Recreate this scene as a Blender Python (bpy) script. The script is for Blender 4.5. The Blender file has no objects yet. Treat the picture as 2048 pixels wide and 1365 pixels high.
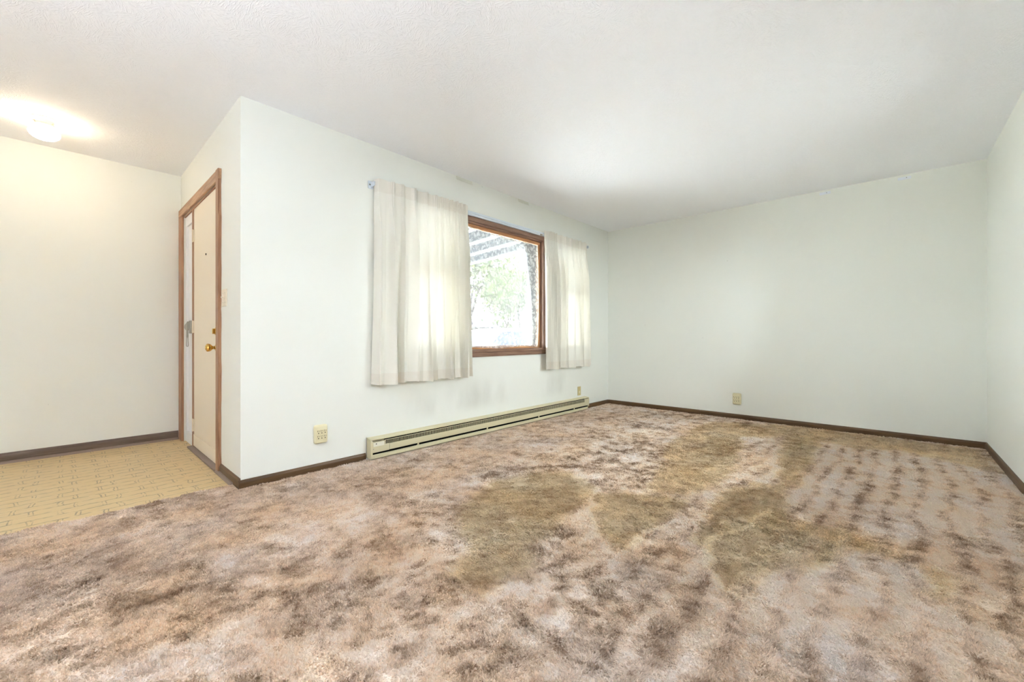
import bpy, bmesh, math, random
import numpy as np
from mathutils import Vector, Matrix

S = bpy.context.scene
COL = S.collection
PI = math.pi
random.seed(7)
rng = np.random.default_rng(11)

# ------------------------------------------------------------------ camera
cam_d = bpy.data.cameras.new('camera')
cam_d.sensor_fit = 'HORIZONTAL'
cam_d.sensor_width = 36.0
cam_d.lens = 826.22 / 2048 * 36.0
cam_d.shift_y = (675.28 - 682.5) / 2048
cam_d.clip_start = 0.02
cam_d.clip_end = 300
CAM_H = 0.941
YAW = 0.743512
cam = bpy.data.objects.new('camera', cam_d)
COL.objects.link(cam)
cam.location = (0, 0, CAM_H)
cam.rotation_euler = (PI / 2, 0, YAW)
S.camera = cam

# ------------------------------------------------------------------ sky, exposure
w = bpy.data.worlds.new('overcast_sky')
S.world = w
w.use_nodes = True
nt = w.node_tree
bg = nt.nodes['Background']
bg.inputs['Color'].default_value = (0.86, 0.93, 1.0, 1)
bg.inputs['Strength'].default_value = 36.0
vs = S.view_settings
vs.view_transform = 'Standard'
vs.look = 'None'
vs.gamma = 1.0
vs.use_curve_mapping = False
vs.exposure = 0.34
S.cycles.max_bounces = 10
S.cycles.diffuse_bounces = 6
S.cycles.use_adaptive_sampling = True
S.cycles.adaptive_threshold = 0.22
S.cycles.adaptive_min_samples = 16
S.cycles.use_light_tree = False
S.cycles.transparent_max_bounces = 12
S.cycles.transmission_bounces = 6
S.cycles.sample_clamp_indirect = 40.0
S.cycles.caustics_reflective = False
S.cycles.caustics_refractive = False

# room dimensions (metres); camera stands at the origin
XW, YN, YF, XR, XF = -2.968, 0.745, 5.244, 0.587, -4.875
YB, CEIL = -3.4, 2.44
WT = 0.13


def portal(name, loc, rot, sx, sy):
    d = bpy.data.lights.new(name, 'AREA')
    d.shape = 'RECTANGLE'
    d.size, d.size_y = sx, sy
    d.cycles.is_portal = True
    o = bpy.data.objects.new(name, d)
    o.location = loc
    o.rotation_euler = rot
    COL.objects.link(o)


# daylight portals in the openings of the front window and the added side window
portal('front_window_portal', (XW - 0.16, 3.3, 1.44), (0, -PI / 2, 0), 1.3, 2.9)
portal('added_window_portal', (XR + 0.15, 3.21, 1.6), (0, PI / 2, 0), 1.1, 0.85)


# ------------------------------------------------------------------ helpers
def lin(c):
    c = c / 255.0
    return c / 12.92 if c <= 0.04045 else ((c + 0.055) / 1.055) ** 2.4


def rgb(r, g, b):
    return (lin(r), lin(g), lin(b), 1.0)


def new_mat(name):
    m = bpy.data.materials.new(name)
    m.use_nodes = True
    n = m.node_tree.nodes
    return m, n, m.node_tree.links, n['Principled BSDF']


def mat(name, col, rough=0.6, metal=0.0, var=0.04, scale=8.0, bump=0.0, bscale=120.0, spec=0.35, stretch=(1, 1, 1)):
    m, n, l, p = new_mat(name)
    p.inputs['Roughness'].default_value = rough
    p.inputs['Metallic'].default_value = metal
    p.inputs['Specular IOR Level'].default_value = spec
    tc = n.new('ShaderNodeTexCoord')
    mp = n.new('ShaderNodeMapping')
    mp.inputs['Scale'].default_value = stretch
    l.new(tc.outputs['Object'], mp.inputs['Vector'])
    ns = n.new('ShaderNodeTexNoise')
    ns.inputs['Scale'].default_value = scale
    ns.inputs['Detail'].default_value = 5
    l.new(mp.outputs['Vector'], ns.inputs['Vector'])
    mx = n.new('ShaderNodeMix')
    mx.data_type = 'RGBA'
    mx.inputs[6].default_value = tuple(max(0, c * (1 - var)) for c in col[:3]) + (1,)
    mx.inputs[7].default_value = tuple(min(1, c * (1 + var)) for c in col[:3]) + (1,)
    l.new(ns.outputs['Fac'], mx.inputs[0])
    l.new(mx.outputs[2], p.inputs['Base Color'])
    if bump:
        nb = n.new('ShaderNodeTexNoise')
        nb.inputs['Scale'].default_value = bscale
        nb.inputs['Detail'].default_value = 4
        l.new(mp.outputs['Vector'], nb.inputs['Vector'])
        b = n.new('ShaderNodeBump')
        b.inputs['Strength'].default_value = bump
        b.inputs['Distance'].default_value = 0.004
        l.new(nb.outputs['Fac'], b.inputs['Height'])
        l.new(b.outputs['Normal'], p.inputs['Normal'])
    return m


def wood(name, dark, light, rough=0.45, axis=1, scale=1.0):
    m, n, l, p = new_mat(name)
    p.inputs['Roughness'].default_value = rough
    p.inputs['Specular IOR Level'].default_value = 0.4
    tc = n.new('ShaderNodeTexCoord')
    mp = n.new('ShaderNodeMapping')
    sc = [40 * scale] * 3
    sc[axis] = 2.2 * scale
    mp.inputs['Scale'].default_value = sc
    l.new(tc.outputs['Object'], mp.inputs['Vector'])
    ns = n.new('ShaderNodeTexNoise')
    ns.inputs['Scale'].default_value = 1.6
    ns.inputs['Detail'].default_value = 7
    ns.inputs['Distortion'].default_value = 0.6
    l.new(mp.outputs['Vector'], ns.inputs['Vector'])
    cr = n.new('ShaderNodeValToRGB')
    cr.color_ramp.elements[0].position = 0.3
    cr.color_ramp.elements[1].position = 0.72
    cr.color_ramp.elements[0].color = dark
    cr.color_ramp.elements[1].color = light
    l.new(ns.outputs['Fac'], cr.inputs['Fac'])
    l.new(cr.outputs['Color'], p.inputs['Base Color'])
    return m


class MB:
    """collects shapes, builds them as one mesh object"""

    def __init__(self):
        self.bm = bmesh.new()

    def box(self, x0, x1, y0, y1, z0, z1, bevel=0.0, seg=2):
        r = bmesh.ops.create_cube(self.bm, size=1.0)
        vs_ = r['verts']
        for v in vs_:
            v.co = Vector(((x0 + x1) / 2 + v.co.x * (x1 - x0), (y0 + y1) / 2 + v.co.y * (y1 - y0), (z0 + z1) / 2 + v.co.z * (z1 - z0)))
        if bevel:
            es = list({e for v in vs_ for e in v.link_edges})
            bmesh.ops.bevel(self.bm, geom=es, offset=bevel, segments=seg, profile=0.6, affect='EDGES')
        return self

    def prism(self, pts, a0, a1, axis='y'):
        """extrude a closed outline; axis y: pts are (x,z); axis x: pts are (y,z); axis z: pts are (x,y)"""
        def P(p, a):
            return {'y': (p[0], a, p[1]), 'x': (a, p[0], p[1]), 'z': (p[0], p[1], a)}[axis]
        A = [self.bm.verts.new(P(p, a0)) for p in pts]
        B = [self.bm.verts.new(P(p, a1)) for p in pts]
        n_ = len(pts)
        self.bm.faces.new(A)
        self.bm.faces.new(B[::-1])
        for i in range(n_):
            self.bm.faces.new((A[i], B[i], B[(i + 1) % n_], A[(i + 1) % n_]))
        return self

    def lathe(self, prof, origin, axis, n_=28):
        """prof: list of (radius, distance along axis)"""
        ax = Vector(axis).normalized()
        t = Vector((0, 0, 1)) if abs(ax.z) < 0.9 else Vector((1, 0, 0))
        u = ax.cross(t).normalized()
        v_ = ax.cross(u)
        o = Vector(origin)
        rings = []
        for r, h in prof:
            if r < 1e-6:
                rings.append([self.bm.verts.new(o + ax * h)])
            else:
                rings.append([self.bm.verts.new(o + ax * h + u * (r * math.cos(2 * PI * k / n_)) + v_ * (r * math.sin(2 * PI * k / n_))) for k in range(n_)])
        for a, b in zip(rings, rings[1:]):
            for k in range(n_):
                k2 = (k + 1) % n_
                if len(a) == 1 and len(b) == 1:
                    continue
                if len(a) == 1:
                    self.bm.faces.new((a[0], b[k], b[k2]))
                elif len(b) == 1:
                    self.bm.faces.new((a[k], a[k2], b[0]))
                else:
                    self.bm.faces.new((a[k], b[k], b[k2], a[k2]))
        return self

    def tube(self, pts, r, n_=8):
        pts = [Vector(p) for p in pts]
        rr = r if isinstance(r, (list, tuple)) else [r] * len(pts)
        rings = []
        for i, p in enumerate(pts):
            d = (pts[min(i + 1, len(pts) - 1)] - pts[max(i - 1, 0)]).normalized()
            t = Vector((0, 0, 1)) if abs(d.z) < 0.9 else Vector((1, 0, 0))
            u = d.cross(t).normalized()
            v_ = d.cross(u)
            rings.append([self.bm.verts.new(p + u * (rr[i] * math.cos(2 * PI * k / n_)) + v_ * (rr[i] * math.sin(2 * PI * k / n_))) for k in range(n_)])
        for a, b in zip(rings, rings[1:]):
            for k in range(n_):
                self.bm.faces.new((a[k], b[k], b[(k + 1) % n_], a[(k + 1) % n_]))
        self.bm.faces.new(rings[0][::-1])
        self.bm.faces.new(rings[-1])
        return self

    def grid(self, P):
        """P: rows of points"""
        V = [[self.bm.verts.new(p) for p in row] for row in P]
        for a, b in zip(V, V[1:]):
            for k in range(len(a) - 1):
                self.bm.faces.new((a[k], a[k + 1], b[k + 1], b[k]))
        return self

    def build(self, name, material, parent=None, smooth=False, angle=None):
        bmesh.ops.recalc_face_normals(self.bm, faces=self.bm.faces[:])
        me = bpy.data.meshes.new(name)
        self.bm.to_mesh(me)
        self.bm.free()
        if material:
            me.materials.append(material)
        if smooth:
            me.polygons.foreach_set('use_smooth', [True] * len(me.polygons))
            if angle:
                me.set_sharp_from_angle(angle=math.radians(angle))
        o = bpy.data.objects.new(name, me)
        COL.objects.link(o)
        if parent:
            o.parent = parent
            o.matrix_parent_inverse = parent.matrix_world.inverted()
        return o


def tag(o, label, cat, group=None, kind=None):
    o['label'] = label
    o['category'] = cat
    if group:
        o['group'] = group
    if kind:
        o['kind'] = kind
    return o


def thing(name, label, cat, loc, group=None, kind=None):
    o = bpy.data.objects.new(name, None)
    o.empty_display_size = 0.1
    o.location = loc
    COL.objects.link(o)
    o.matrix_world = Matrix.Translation(loc)
    return tag(o, label, cat, group, kind)


# ------------------------------------------------------------------ materials
def wall_paint(name, col, stains=False):
    m, n, l, p = new_mat(name)
    p.inputs['Roughness'].default_value = 0.62
    p.inputs['Specular IOR Level'].default_value = 0.25
    geo = n.new('ShaderNodeNewGeometry')
    ns = n.new('ShaderNodeTexNoise')
    ns.inputs['Scale'].default_value = 1.3
    ns.inputs['Detail'].default_value = 6
    l.new(geo.outputs['Position'], ns.inputs['Vector'])
    mx = n.new('ShaderNodeMix')
    mx.data_type = 'RGBA'
    mx.inputs[6].default_value = tuple(c * 0.975 for c in col[:3]) + (1,)
    mx.inputs[7].default_value = tuple(min(1, c * 1.02) for c in col[:3]) + (1,)
    l.new(ns.outputs['Fac'], mx.inputs[0])
    out = mx.outputs[2]
    # small scuffs
    vo = n.new('ShaderNodeTexVoronoi')
    vo.inputs['Scale'].default_value = 3.1
    l.new(geo.outputs['Position'], vo.inputs['Vector'])
    lt = n.new('ShaderNodeMath')
    lt.operation = 'LESS_THAN'
    lt.inputs[1].default_value = 0.022
    l.new(vo.outputs['Distance'], lt.inputs[0])
    ml = n.new('ShaderNodeMath')
    ml.operation = 'MULTIPLY'
    ml.inputs[1].default_value = 0.16
    l.new(lt.outputs[0], ml.inputs[0])
    m2 = n.new('ShaderNodeMix')
    m2.data_type = 'RGBA'
    m2.inputs[7].default_value = rgb(120, 112, 98)
    l.new(ml.outputs[0], m2.inputs[0])
    l.new(out, m2.inputs[6])
    out = m2.outputs[2]
    if stains:
        # grey dust smudges the convector left on the paint above it
        sp = n.new('ShaderNodeSeparateXYZ')
        l.new(geo.outputs['Position'], sp.inputs[0])
        mpn = n.new('ShaderNodeMapping')
        mpn.inputs['Scale'].default_value = (1, 2.0, 0.8)
        l.new(geo.outputs['Position'], mpn.inputs['Vector'])
        n2 = n.new('ShaderNodeTexNoise')
        n2.inputs['Scale'].default_value = 1.5
        n2.inputs['Detail'].default_value = 5
        l.new(mpn.outputs['Vector'], n2.inputs['Vector'])
        r1 = n.new('ShaderNodeMapRange')
        r1.inputs['From Min'].default_value = 0.42
        r1.inputs['From Max'].default_value = 0.72
        l.new(n2.outputs['Fac'], r1.inputs['Value'])

        def band(sock, a, b, c_, d):
            x = n.new('ShaderNodeMapRange')
            x.interpolation_type = 'SMOOTHSTEP'
            x.inputs['From Min'].default_value = a
            x.inputs['From Max'].default_value = b
            l.new(sock, x.inputs['Value'])
            y = n.new('ShaderNodeMapRange')
            y.interpolation_type = 'SMOOTHSTEP'
            y.inputs['From Min'].default_value = c_
            y.inputs['From Max'].default_value = d
            y.inputs['To Min'].default_value = 1
            y.inputs['To Max'].default_value = 0
            l.new(sock, y.inputs['Value'])
            q = n.new('ShaderNodeMath')
            q.operation = 'MULTIPLY'
            l.new(x.outputs[0], q.inputs[0])
            l.new(y.outputs[0], q.inputs[1])
            return q.outputs[0]
        bz = band(sp.outputs['Z'], 0.20, 0.33, 0.38, 0.62)
        by = band(sp.outputs['Y'], 1.75, 2.1, 4.2, 4.42)
        q1 = n.new('ShaderNodeMath')
        q1.operation = 'MULTIPLY'
        l.new(bz, q1.inputs[0])
        l.new(by, q1.inputs[1])
        q2 = n.new('ShaderNodeMath')
        q2.operation = 'MULTIPLY'
        l.new(q1.outputs[0], q2.inputs[0])
        l.new(r1.outputs[0], q2.inputs[1])
        q3 = n.new('ShaderNodeMath')
        q3.operation = 'MULTIPLY'
        q3.inputs[1].default_value = 0.26
        l.new(q2.outputs[0], q3.inputs[0])
        m3 = n.new('ShaderNodeMix')
        m3.data_type = 'RGBA'
        m3.inputs[7].default_value = rgb(142, 138, 120)
        l.new(q3.outputs[0], m3.inputs[0])
        l.new(out, m3.inputs[6])
        out = m3.outputs[2]
    l.new(out, p.inputs['Base Color'])
    nb = n.new('ShaderNodeTexNoise')
    nb.inputs['Scale'].default_value = 140
    l.new(geo.outputs['Position'], nb.inputs['Vector'])
    b = n.new('ShaderNodeBump')
    b.inputs['Strength'].default_value = 0.06
    b.inputs['Distance'].default_value = 0.002
    l.new(nb.outputs['Fac'], b.inputs['Height'])
    l.new(b.outputs['Normal'], p.inputs['Normal'])
    return m


M_WALL = wall_paint('cream_wall_paint', rgb(238, 239, 231))
M_WALLW = wall_paint('cream_wall_paint_dusty', rgb(238, 239, 231), True)


def ceiling_mat():
    m, n, l, p = new_mat('stomped_ceiling_texture')
    p.inputs['Roughness'].default_value = 0.8
    p.inputs['Specular IOR Level'].default_value = 0.15
    p.inputs['Base Color'].default_value = rgb(249, 250, 253)
    geo = n.new('ShaderNodeNewGeometry')
    # crow's-foot brush strokes: each voronoi cell gets its own stroke direction
    vo = n.new('ShaderNodeTexVoronoi')
    vo.inputs['Scale'].default_value = 13.0
    l.new(geo.outputs['Position'], vo.inputs['Vector'])
    ang = n.new('ShaderNodeSeparateColor')
    l.new(vo.outputs['Color'], ang.inputs[0])
    mu = n.new('ShaderNodeMath')
    mu.operation = 'MULTIPLY'
    mu.inputs[1].default_value = 6.28
    l.new(ang.outputs[0], mu.inputs[0])
    vr = n.new('ShaderNodeVectorRotate')
    vr.rotation_type = 'Z_AXIS'
    l.new(geo.outputs['Position'], vr.inputs['Vector'])
    l.new(mu.outputs[0], vr.inputs['Angle'])
    mp = n.new('ShaderNodeMapping')
    mp.inputs['Scale'].default_value = (42, 165, 1)
    l.new(vr.outputs[0], mp.inputs['Vector'])
    ns = n.new('ShaderNodeTexNoise')
    ns.inputs['Scale'].default_value = 1.0
    ns.inputs['Detail'].default_value = 3
    l.new(mp.outputs['Vector'], ns.inputs['Vector'])
    cr = n.new('ShaderNodeMapRange')
    cr.inputs['From Min'].default_value = 0.48
    cr.inputs['From Max'].default_value = 0.7
    l.new(ns.outputs['Fac'], cr.inputs['Value'])
    b = n.new('ShaderNodeBump')
    b.inputs['Strength'].default_value = 0.32
    b.inputs['Distance'].default_value = 0.006
    l.new(cr.outputs[0], b.inputs['Height'])
    l.new(b.outputs['Normal'], p.inputs['Normal'])
    return m


M_CEIL = ceiling_mat()


def vinyl_mat():
    m, n, l, p = new_mat('printed_sheet_vinyl')
    p.inputs['Roughness'].default_value = 0.38
    p.inputs['Specular IOR Level'].default_value = 0.35
    geo = n.new('ShaderNodeNewGeometry')
    ds = n.new('ShaderNodeTexNoise')
    ds.inputs['Scale'].default_value = 14
    ds.inputs['Detail'].default_value = 2
    l.new(geo.outputs['Position'], ds.inputs['Vector'])
    va = n.new('ShaderNodeVectorMath')
    va.operation = 'MULTIPLY_ADD'
    va.inputs[1].default_value = (0.034, 0.034, 0)
    l.new(ds.outputs['Color'], va.inputs[0])
    l.new(geo.outputs['Position'], va.inputs[2])
    sp = n.new('ShaderNodeMapping')
    sp.inputs['Rotation'].default_value = (0, 0, PI / 2)
    l.new(va.outputs[0], sp.inputs['Vector'])

    def lines(off, row, width, mortar):
        mp = n.new('ShaderNodeMapping')
        mp.inputs['Location'].default_value = off
        l.new(sp.outputs['Vector'], mp.inputs['Vector'])
        bt = n.new('ShaderNodeTexBrick')
        bt.inputs['Scale'].default_value = 1.0
        bt.inputs['Row Height'].default_value = row
        bt.inputs['Brick Width'].default_value = width
        bt.inputs['Mortar Size'].default_value = mortar
        bt.inputs['Mortar Smooth'].default_value = 0.3
        bt.offset = 0.37
        l.new(mp.outputs['Vector'], bt.inputs['Vector'])
        return bt.outputs['Fac']
    a = lines((0, 0, 0), 0.085, 0.17, 0.0034)
    b_ = lines((0.016, 0.006, 0), 0.085, 0.17, 0.0028)
    mxm = n.new('ShaderNodeMath')
    mxm.operation = 'MAXIMUM'
    l.new(a, mxm.inputs[0])
    l.new(b_, mxm.inputs[1])
    # broken print: lines fade in and out
    fn = n.new('ShaderNodeTexNoise')
    fn.inputs['Scale'].default_value = 22
    l.new(geo.outputs['Position'], fn.inputs['Vector'])
    fr = n.new('ShaderNodeMapRange')
    fr.inputs['From Min'].default_value = 0.36
    fr.inputs['From Max'].default_value = 0.58
    l.new(fn.outputs['Fac'], fr.inputs['Value'])
    q = n.new('ShaderNodeMath')
    q.operation = 'MULTIPLY'
    l.new(mxm.outputs[0], q.inputs[0])
    l.new(fr.outputs[0], q.inputs[1])
    q2 = n.new('ShaderNodeMath')
    q2.operation = 'MULTIPLY'
    q2.inputs[1].default_value = 0.62
    l.new(q.outputs[0], q2.inputs[0])
    # cork-like grain along the rows
    gm = n.new('ShaderNodeMapping')
    gm.inputs['Scale'].default_value = (60, 12, 1)
    l.new(geo.outputs['Position'], gm.inputs['Vector'])
    gn = n.new('ShaderNodeTexNoise')
    gn.inputs['Scale'].default_value = 1
    gn.inputs['Detail'].default_value = 5
    l.new(gm.outputs['Vector'], gn.inputs['Vector'])
    base = n.new('ShaderNodeMix')
    base.data_type = 'RGBA'
    base.inputs[6].default_value = rgb(206, 176, 124)
    base.inputs[7].default_value = rgb(226, 202, 156)
    l.new(gn.outputs['Fac'], base.inputs[0])
    mx = n.new('ShaderNodeMix')
    mx.data_type = 'RGBA'
    mx.inputs[7].default_value = rgb(112, 98, 78)
    l.new(q2.outputs[0], mx.inputs[0])
    l.new(base.outputs[2], mx.inputs[6])
    l.new(mx.outputs[2], p.inputs['Base Color'])
    return m


M_VINYL = vinyl_mat()
M_BB = wood('dark_stained_baseboard_wood', rgb(74, 52, 30), rgb(112, 84, 54), 0.4, 1)
M_BBX = wood('dark_stained_baseboard_wood_across', rgb(74, 52, 30), rgb(112, 84, 54), 0.4, 0)
M_BBF = wood('grey_brown_vinyl_baseboard', rgb(92, 76, 64), rgb(124, 106, 92), 0.5, 1)
M_SHOE = mat('taupe_shoe_moulding', rgb(140, 122, 110), 0.5)
M_CASE = wood('door_casing_wood', rgb(142, 100, 72), rgb(190, 148, 114), 0.45, 2)
M_CASEH = wood('door_casing_wood_head', rgb(150, 110, 80), rgb(204, 164, 128), 0.45, 0)
M_WCASE = wood('window_casing_wood', rgb(118, 88, 72), rgb(166, 132, 110), 0.4, 1)
M_WCASEV = wood('window_casing_wood_upright', rgb(118, 88, 72), rgb(166, 132, 110), 0.4, 2)
M_SASH = wood('window_sash_wood', rgb(164, 112, 70), rgb(206, 156, 110), 0.4, 1)
M_SASHV = wood('window_sash_wood_upright', rgb(164, 112, 70), rgb(206, 156, 110), 0.4, 2)
M_DOOR = mat('door_slab_paint', rgb(238, 226, 206), 0.45, var=0.02, scale=2)
M_WHITE = mat('white_gloss_paint', rgb(240, 240, 240), 0.4, var=0.02)
M_CREAMHW = mat('painted_over_hinge', rgb(236, 222, 200), 0.5)
M_BRASS = mat('polished_brass', rgb(214, 172, 92), 0.16, metal=1.0, var=0.05)
M_STEEL = mat('dull_grey_steel', rgb(168, 166, 154), 0.4, metal=0.5)
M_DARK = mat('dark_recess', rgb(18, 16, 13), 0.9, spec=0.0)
M_IVORY = mat('ivory_plastic', rgb(228, 218, 180), 0.35, var=0.015)
M_IVORYL = mat('light_ivory_plastic', rgb(236, 226, 206), 0.35, var=0.015)
M_TAN = mat('aged_tan_plastic', rgb(206, 190, 136), 0.4, var=0.02)
M_HEAT = mat('beige_enamelled_steel', rgb(212, 203, 168), 0.38, var=0.025, scale=5)
M_HEATL = mat('pale_paper_sticker', rgb(226, 222, 204), 0.6)
M_FIN = mat('aluminium_fin', rgb(96, 90, 84), 0.5, metal=0.3)
M_RODW = mat('bluish_white_enamel', rgb(222, 230, 236), 0.35)
M_TAPE = mat('white_mounting_pad', rgb(236, 240, 246), 0.6)
M_PEEL = mat('loose_drywall_tape', rgb(226, 226, 214), 0.7)


def cloth_mat(name, col, trans, tcol):
    m = bpy.data.materials.new(name)
    m.use_nodes = True
    n, l = m.node_tree.nodes, m.node_tree.links
    n.remove(n['Principled BSDF'])
    out = n['Material Output']
    tc = n.new('ShaderNodeTexCoord')
    mp = n.new('ShaderNodeMapping')
    mp.inputs['Scale'].default_value = (60, 60, 700)
    l.new(tc.outputs['Object'], mp.inputs['Vector'])
    ns = n.new('ShaderNodeTexNoise')
    ns.inputs['Scale'].default_value = 1
    ns.inputs['Detail'].default_value = 3
    l.new(mp.outputs['Vector'], ns.inputs['Vector'])
    mx = n.new('ShaderNodeMix')
    mx.data_type = 'RGBA'
    mx.inputs[6].default_value = tuple(c * 0.93 for c in col[:3]) + (1,)
    mx.inputs[7].default_value = col
    l.new(ns.outputs['Fac'], mx.inputs[0])
    d = n.new('ShaderNodeBsdfDiffuse')
    l.new(mx.outputs[2], d.inputs['Color'])
    t = n.new('ShaderNodeBsdfTranslucent')
    t.inputs['Color'].default_value = tcol
    ms = n.new('ShaderNodeMixShader')
    ms.inputs[0].default_value = trans
    l.new(d.outputs[0], ms.inputs[1])
    l.new(t.outputs[0], ms.inputs[2])
    l.new(ms.outputs[0], out.inputs['Surface'])
    return m


M_CURT = cloth_mat('unbleached_cotton_curtain', rgb(244, 241, 230), 0.048, rgb(250, 245, 230))
M_CURTD = cloth_mat('doubled_curtain_cloth', rgb(240, 235, 223), 0.04, rgb(240, 230, 210))


def lace_mat():
    m = bpy.data.materials.new('floral_lace')
    m.use_nodes = True
    n, l = m.node_tree.nodes, m.node_tree.links
    n.remove(n['Principled BSDF'])
    out = n['Material Output']
    tc = n.new('ShaderNodeTexCoord')
    d1 = n.new('ShaderNodeTexNoise')
    d1.inputs['Scale'].default_value = 9
    d1.inputs['Detail'].default_value = 3
    l.new(tc.outputs['Object'], d1.inputs['Vector'])
    va = n.new('ShaderNodeVectorMath')
    va.operation = 'MULTIPLY_ADD'
    va.inputs[1].default_value = (0.12, 0.12, 0.12)
    l.new(d1.outputs['Color'], va.inputs[0])
    l.new(tc.outputs['Object'], va.inputs[2])
    wv = n.new('ShaderNodeTexVoronoi')
    wv.feature = 'DISTANCE_TO_EDGE'
    wv.inputs['Scale'].default_value = 20
    l.new(va.outputs[0], wv.inputs['Vector'])
    n2 = n.new('ShaderNodeTexNoise')
    n2.inputs['Scale'].default_value = 26
    n2.inputs['Detail'].default_value = 4
    l.new(va.outputs[0], n2.inputs['Vector'])
    ad = n.new('ShaderNodeMath')
    ad.operation = 'ADD'
    l.new(wv.outputs['Distance'], ad.inputs[0])
    l.new(n2.outputs['Fac'], ad.inputs[1])
    r = n.new('ShaderNodeMapRange')
    r.inputs['From Min'].default_value = 0.55
    r.inputs['From Max'].default_value = 0.74
    r.inputs['To Min'].default_value = 0.34
    r.inputs['To Max'].default_value = 0.68
    l.new(ad.outputs[0], r.inputs['Value'])
    d = n.new('ShaderNodeBsdfDiffuse')
    d.inputs['Color'].default_value = rgb(240, 240, 238)
    t = n.new('ShaderNodeBsdfTranslucent')
    t.inputs['Color'].default_value = rgb(244, 244, 242)
    ms = n.new('ShaderNodeMixShader')
    ms.inputs[0].default_value = 0.02
    l.new(d.outputs[0], ms.inputs[1])
    l.new(t.outputs[0], ms.inputs[2])
    tr = n.new('ShaderNodeBsdfTransparent')
    m2 = n.new('ShaderNodeMixShader')
    l.new(r.outputs[0], m2.inputs[0])
    l.new(tr.outputs[0], m2.inputs[1])
    l.new(ms.outputs[0], m2.inputs[2])
    l.new(m2.outputs[0], out.inputs['Surface'])
    return m


M_LACE = lace_mat()
M_LACEHEM = cloth_mat('lace_hem_cloth', rgb(236, 232, 222), 0.3, rgb(240, 236, 226))


def glass_mat():
    m = bpy.data.materials.new('window_glass')
    m.use_nodes = True
    n, l = m.node_tree.nodes, m.node_tree.links
    n.remove(n['Principled BSDF'])
    out = n['Material Output']
    tr = n.new('ShaderNodeBsdfTransparent')
    tr.inputs['Color'].default_value = (0.96, 0.98, 0.98, 1)
    gl = n.new('ShaderNodeBsdfGlossy')
    gl.inputs['Roughness'].default_value = 0.02
    fr = n.new('ShaderNodeFresnel')
    fr.inputs['IOR'].default_value = 1.3
    ms = n.new('ShaderNodeMixShader')
    l.new(fr.outputs[0], ms.inputs[0])
    l.new(tr.outputs[0], ms.inputs[1])
    l.new(gl.outputs[0], ms.inputs[2])
    l.new(ms.outputs[0], out.inputs['Surface'])
    return m


M_GLASS = glass_mat()

# ------------------------------------------------------------------ room shell
def struct(o, label, cat):
    return tag(o, label, cat, kind='structure')


def wall_with_holes(axis, a0, a1, t0, t1, z0, z1, holes, name, material):
    """wall running along axis from a0 to a1, thickness t0..t1; holes (a,b,za,zb)"""
    mb = MB()

    def bx(p, q, za, zb):
        if q - p < 1e-4 or zb - za < 1e-4:
            return
        if axis == 'y':
            mb.box(t0, t1, p, q, za, zb)
        else:
            mb.box(p, q, t0, t1, za, zb)
    cur = a0
    for (p, q, za, zb) in sorted(holes):
        bx(cur, p, z0, z1)
        bx(p, q, z0, za)
        bx(p, q, zb, z1)
        cur = q
    bx(cur, a1, z0, z1)
    return mb.build(name, material)


WY0, WY1, WZ0, WZ1 = 1.88, 4.60, 0.80, 2.06          # front window opening
DX0, DX1, DZ = -4.735, -3.49, 2.04                     # front door opening
RY0, RY1, RZ0, RZ1 = 2.86, 3.56, 1.1, 2.08             # added window in the right wall, out of view, lets in fill light

struct(wall_with_holes('y', YN, YF, XW - WT, XW, 0, CEIL, [(WY0, WY1, WZ0, WZ1)], 'wall_window', M_WALLW), 'cream painted wall with the curtained window', 'wall')
struct(wall_with_holes('x', XF, XW - WT, YN, YN + 0.1, 0, CEIL, [(DX0, DX1, 0, DZ)], 'wall_entry', M_WALL), 'short cream wall holding the front door', 'wall')
struct(wall_with_holes('y', YB - 0.1, YN + 0.1, XF - 0.1, XF, 0, CEIL, [], 'wall_foyer', M_WALL), 'plain cream foyer wall above the tan vinyl floor', 'wall')
struct(wall_with_holes('x', XW - WT, XR + 0.1, YF, YF + 0.1, 0, CEIL, [], 'wall_far', M_WALL), 'plain pale wall at the far end of the carpet', 'wall')
struct(wall_with_holes('y', YB - 0.1, YF, XR, XR + 0.1, 0, CEIL, [(RY0, RY1, RZ0, RZ1)], 'wall_right', M_WALL), 'bluish lit wall at the right edge of the room', 'wall')
struct(wall_with_holes('x', XF, XR, YB - 0.1, YB, 0, CEIL, [], 'wall_back', M_WALL), 'plain cream wall behind the viewer', 'wall')

cm = MB()
cm.box(XF - 0.1, XR + 0.1, YB - 0.1, YN + 0.1, CEIL, CEIL + 0.12)
cm.box(XW - WT, XR + 0.1, YN + 0.1, YF + 0.1, CEIL, CEIL + 0.12)
struct(cm.build('ceiling', M_CEIL), 'white stomp textured ceiling', 'ceiling')

CARPET_X = -3.085
fl = MB().box(XF, CARPET_X + 0.03, YB, YN + 0.1, -0.1, 0.0)
struct(fl.build('floor', M_VINYL), 'tan sheet vinyl floor of the foyer printed with grey brick lines', 'floor')

# baseboards
def bb_profile(h, t):
    return [(0, 0), (t, 0), (t, h * 0.72), (t * 0.62, h * 0.93), (t * 0.3, h), (0, h)]


HB = 0.056


def base_y(name, xwall, sgn, y0, y1, h, t, m, label):
    o = MB().prism([(xwall + sgn * a, b) for a, b in bb_profile(h, t)], y0, y1, 'y').build(name, m)
    struct(o, label, 'baseboard')


def base_x(name, ywall, sgn, x0, x1, h, t, m, label):
    o = MB().prism([(ywall + sgn * a, b) for a, b in bb_profile(h, t)], x0, x1, 'x').build(name, m)
    struct(o, label, 'baseboard')


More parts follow.
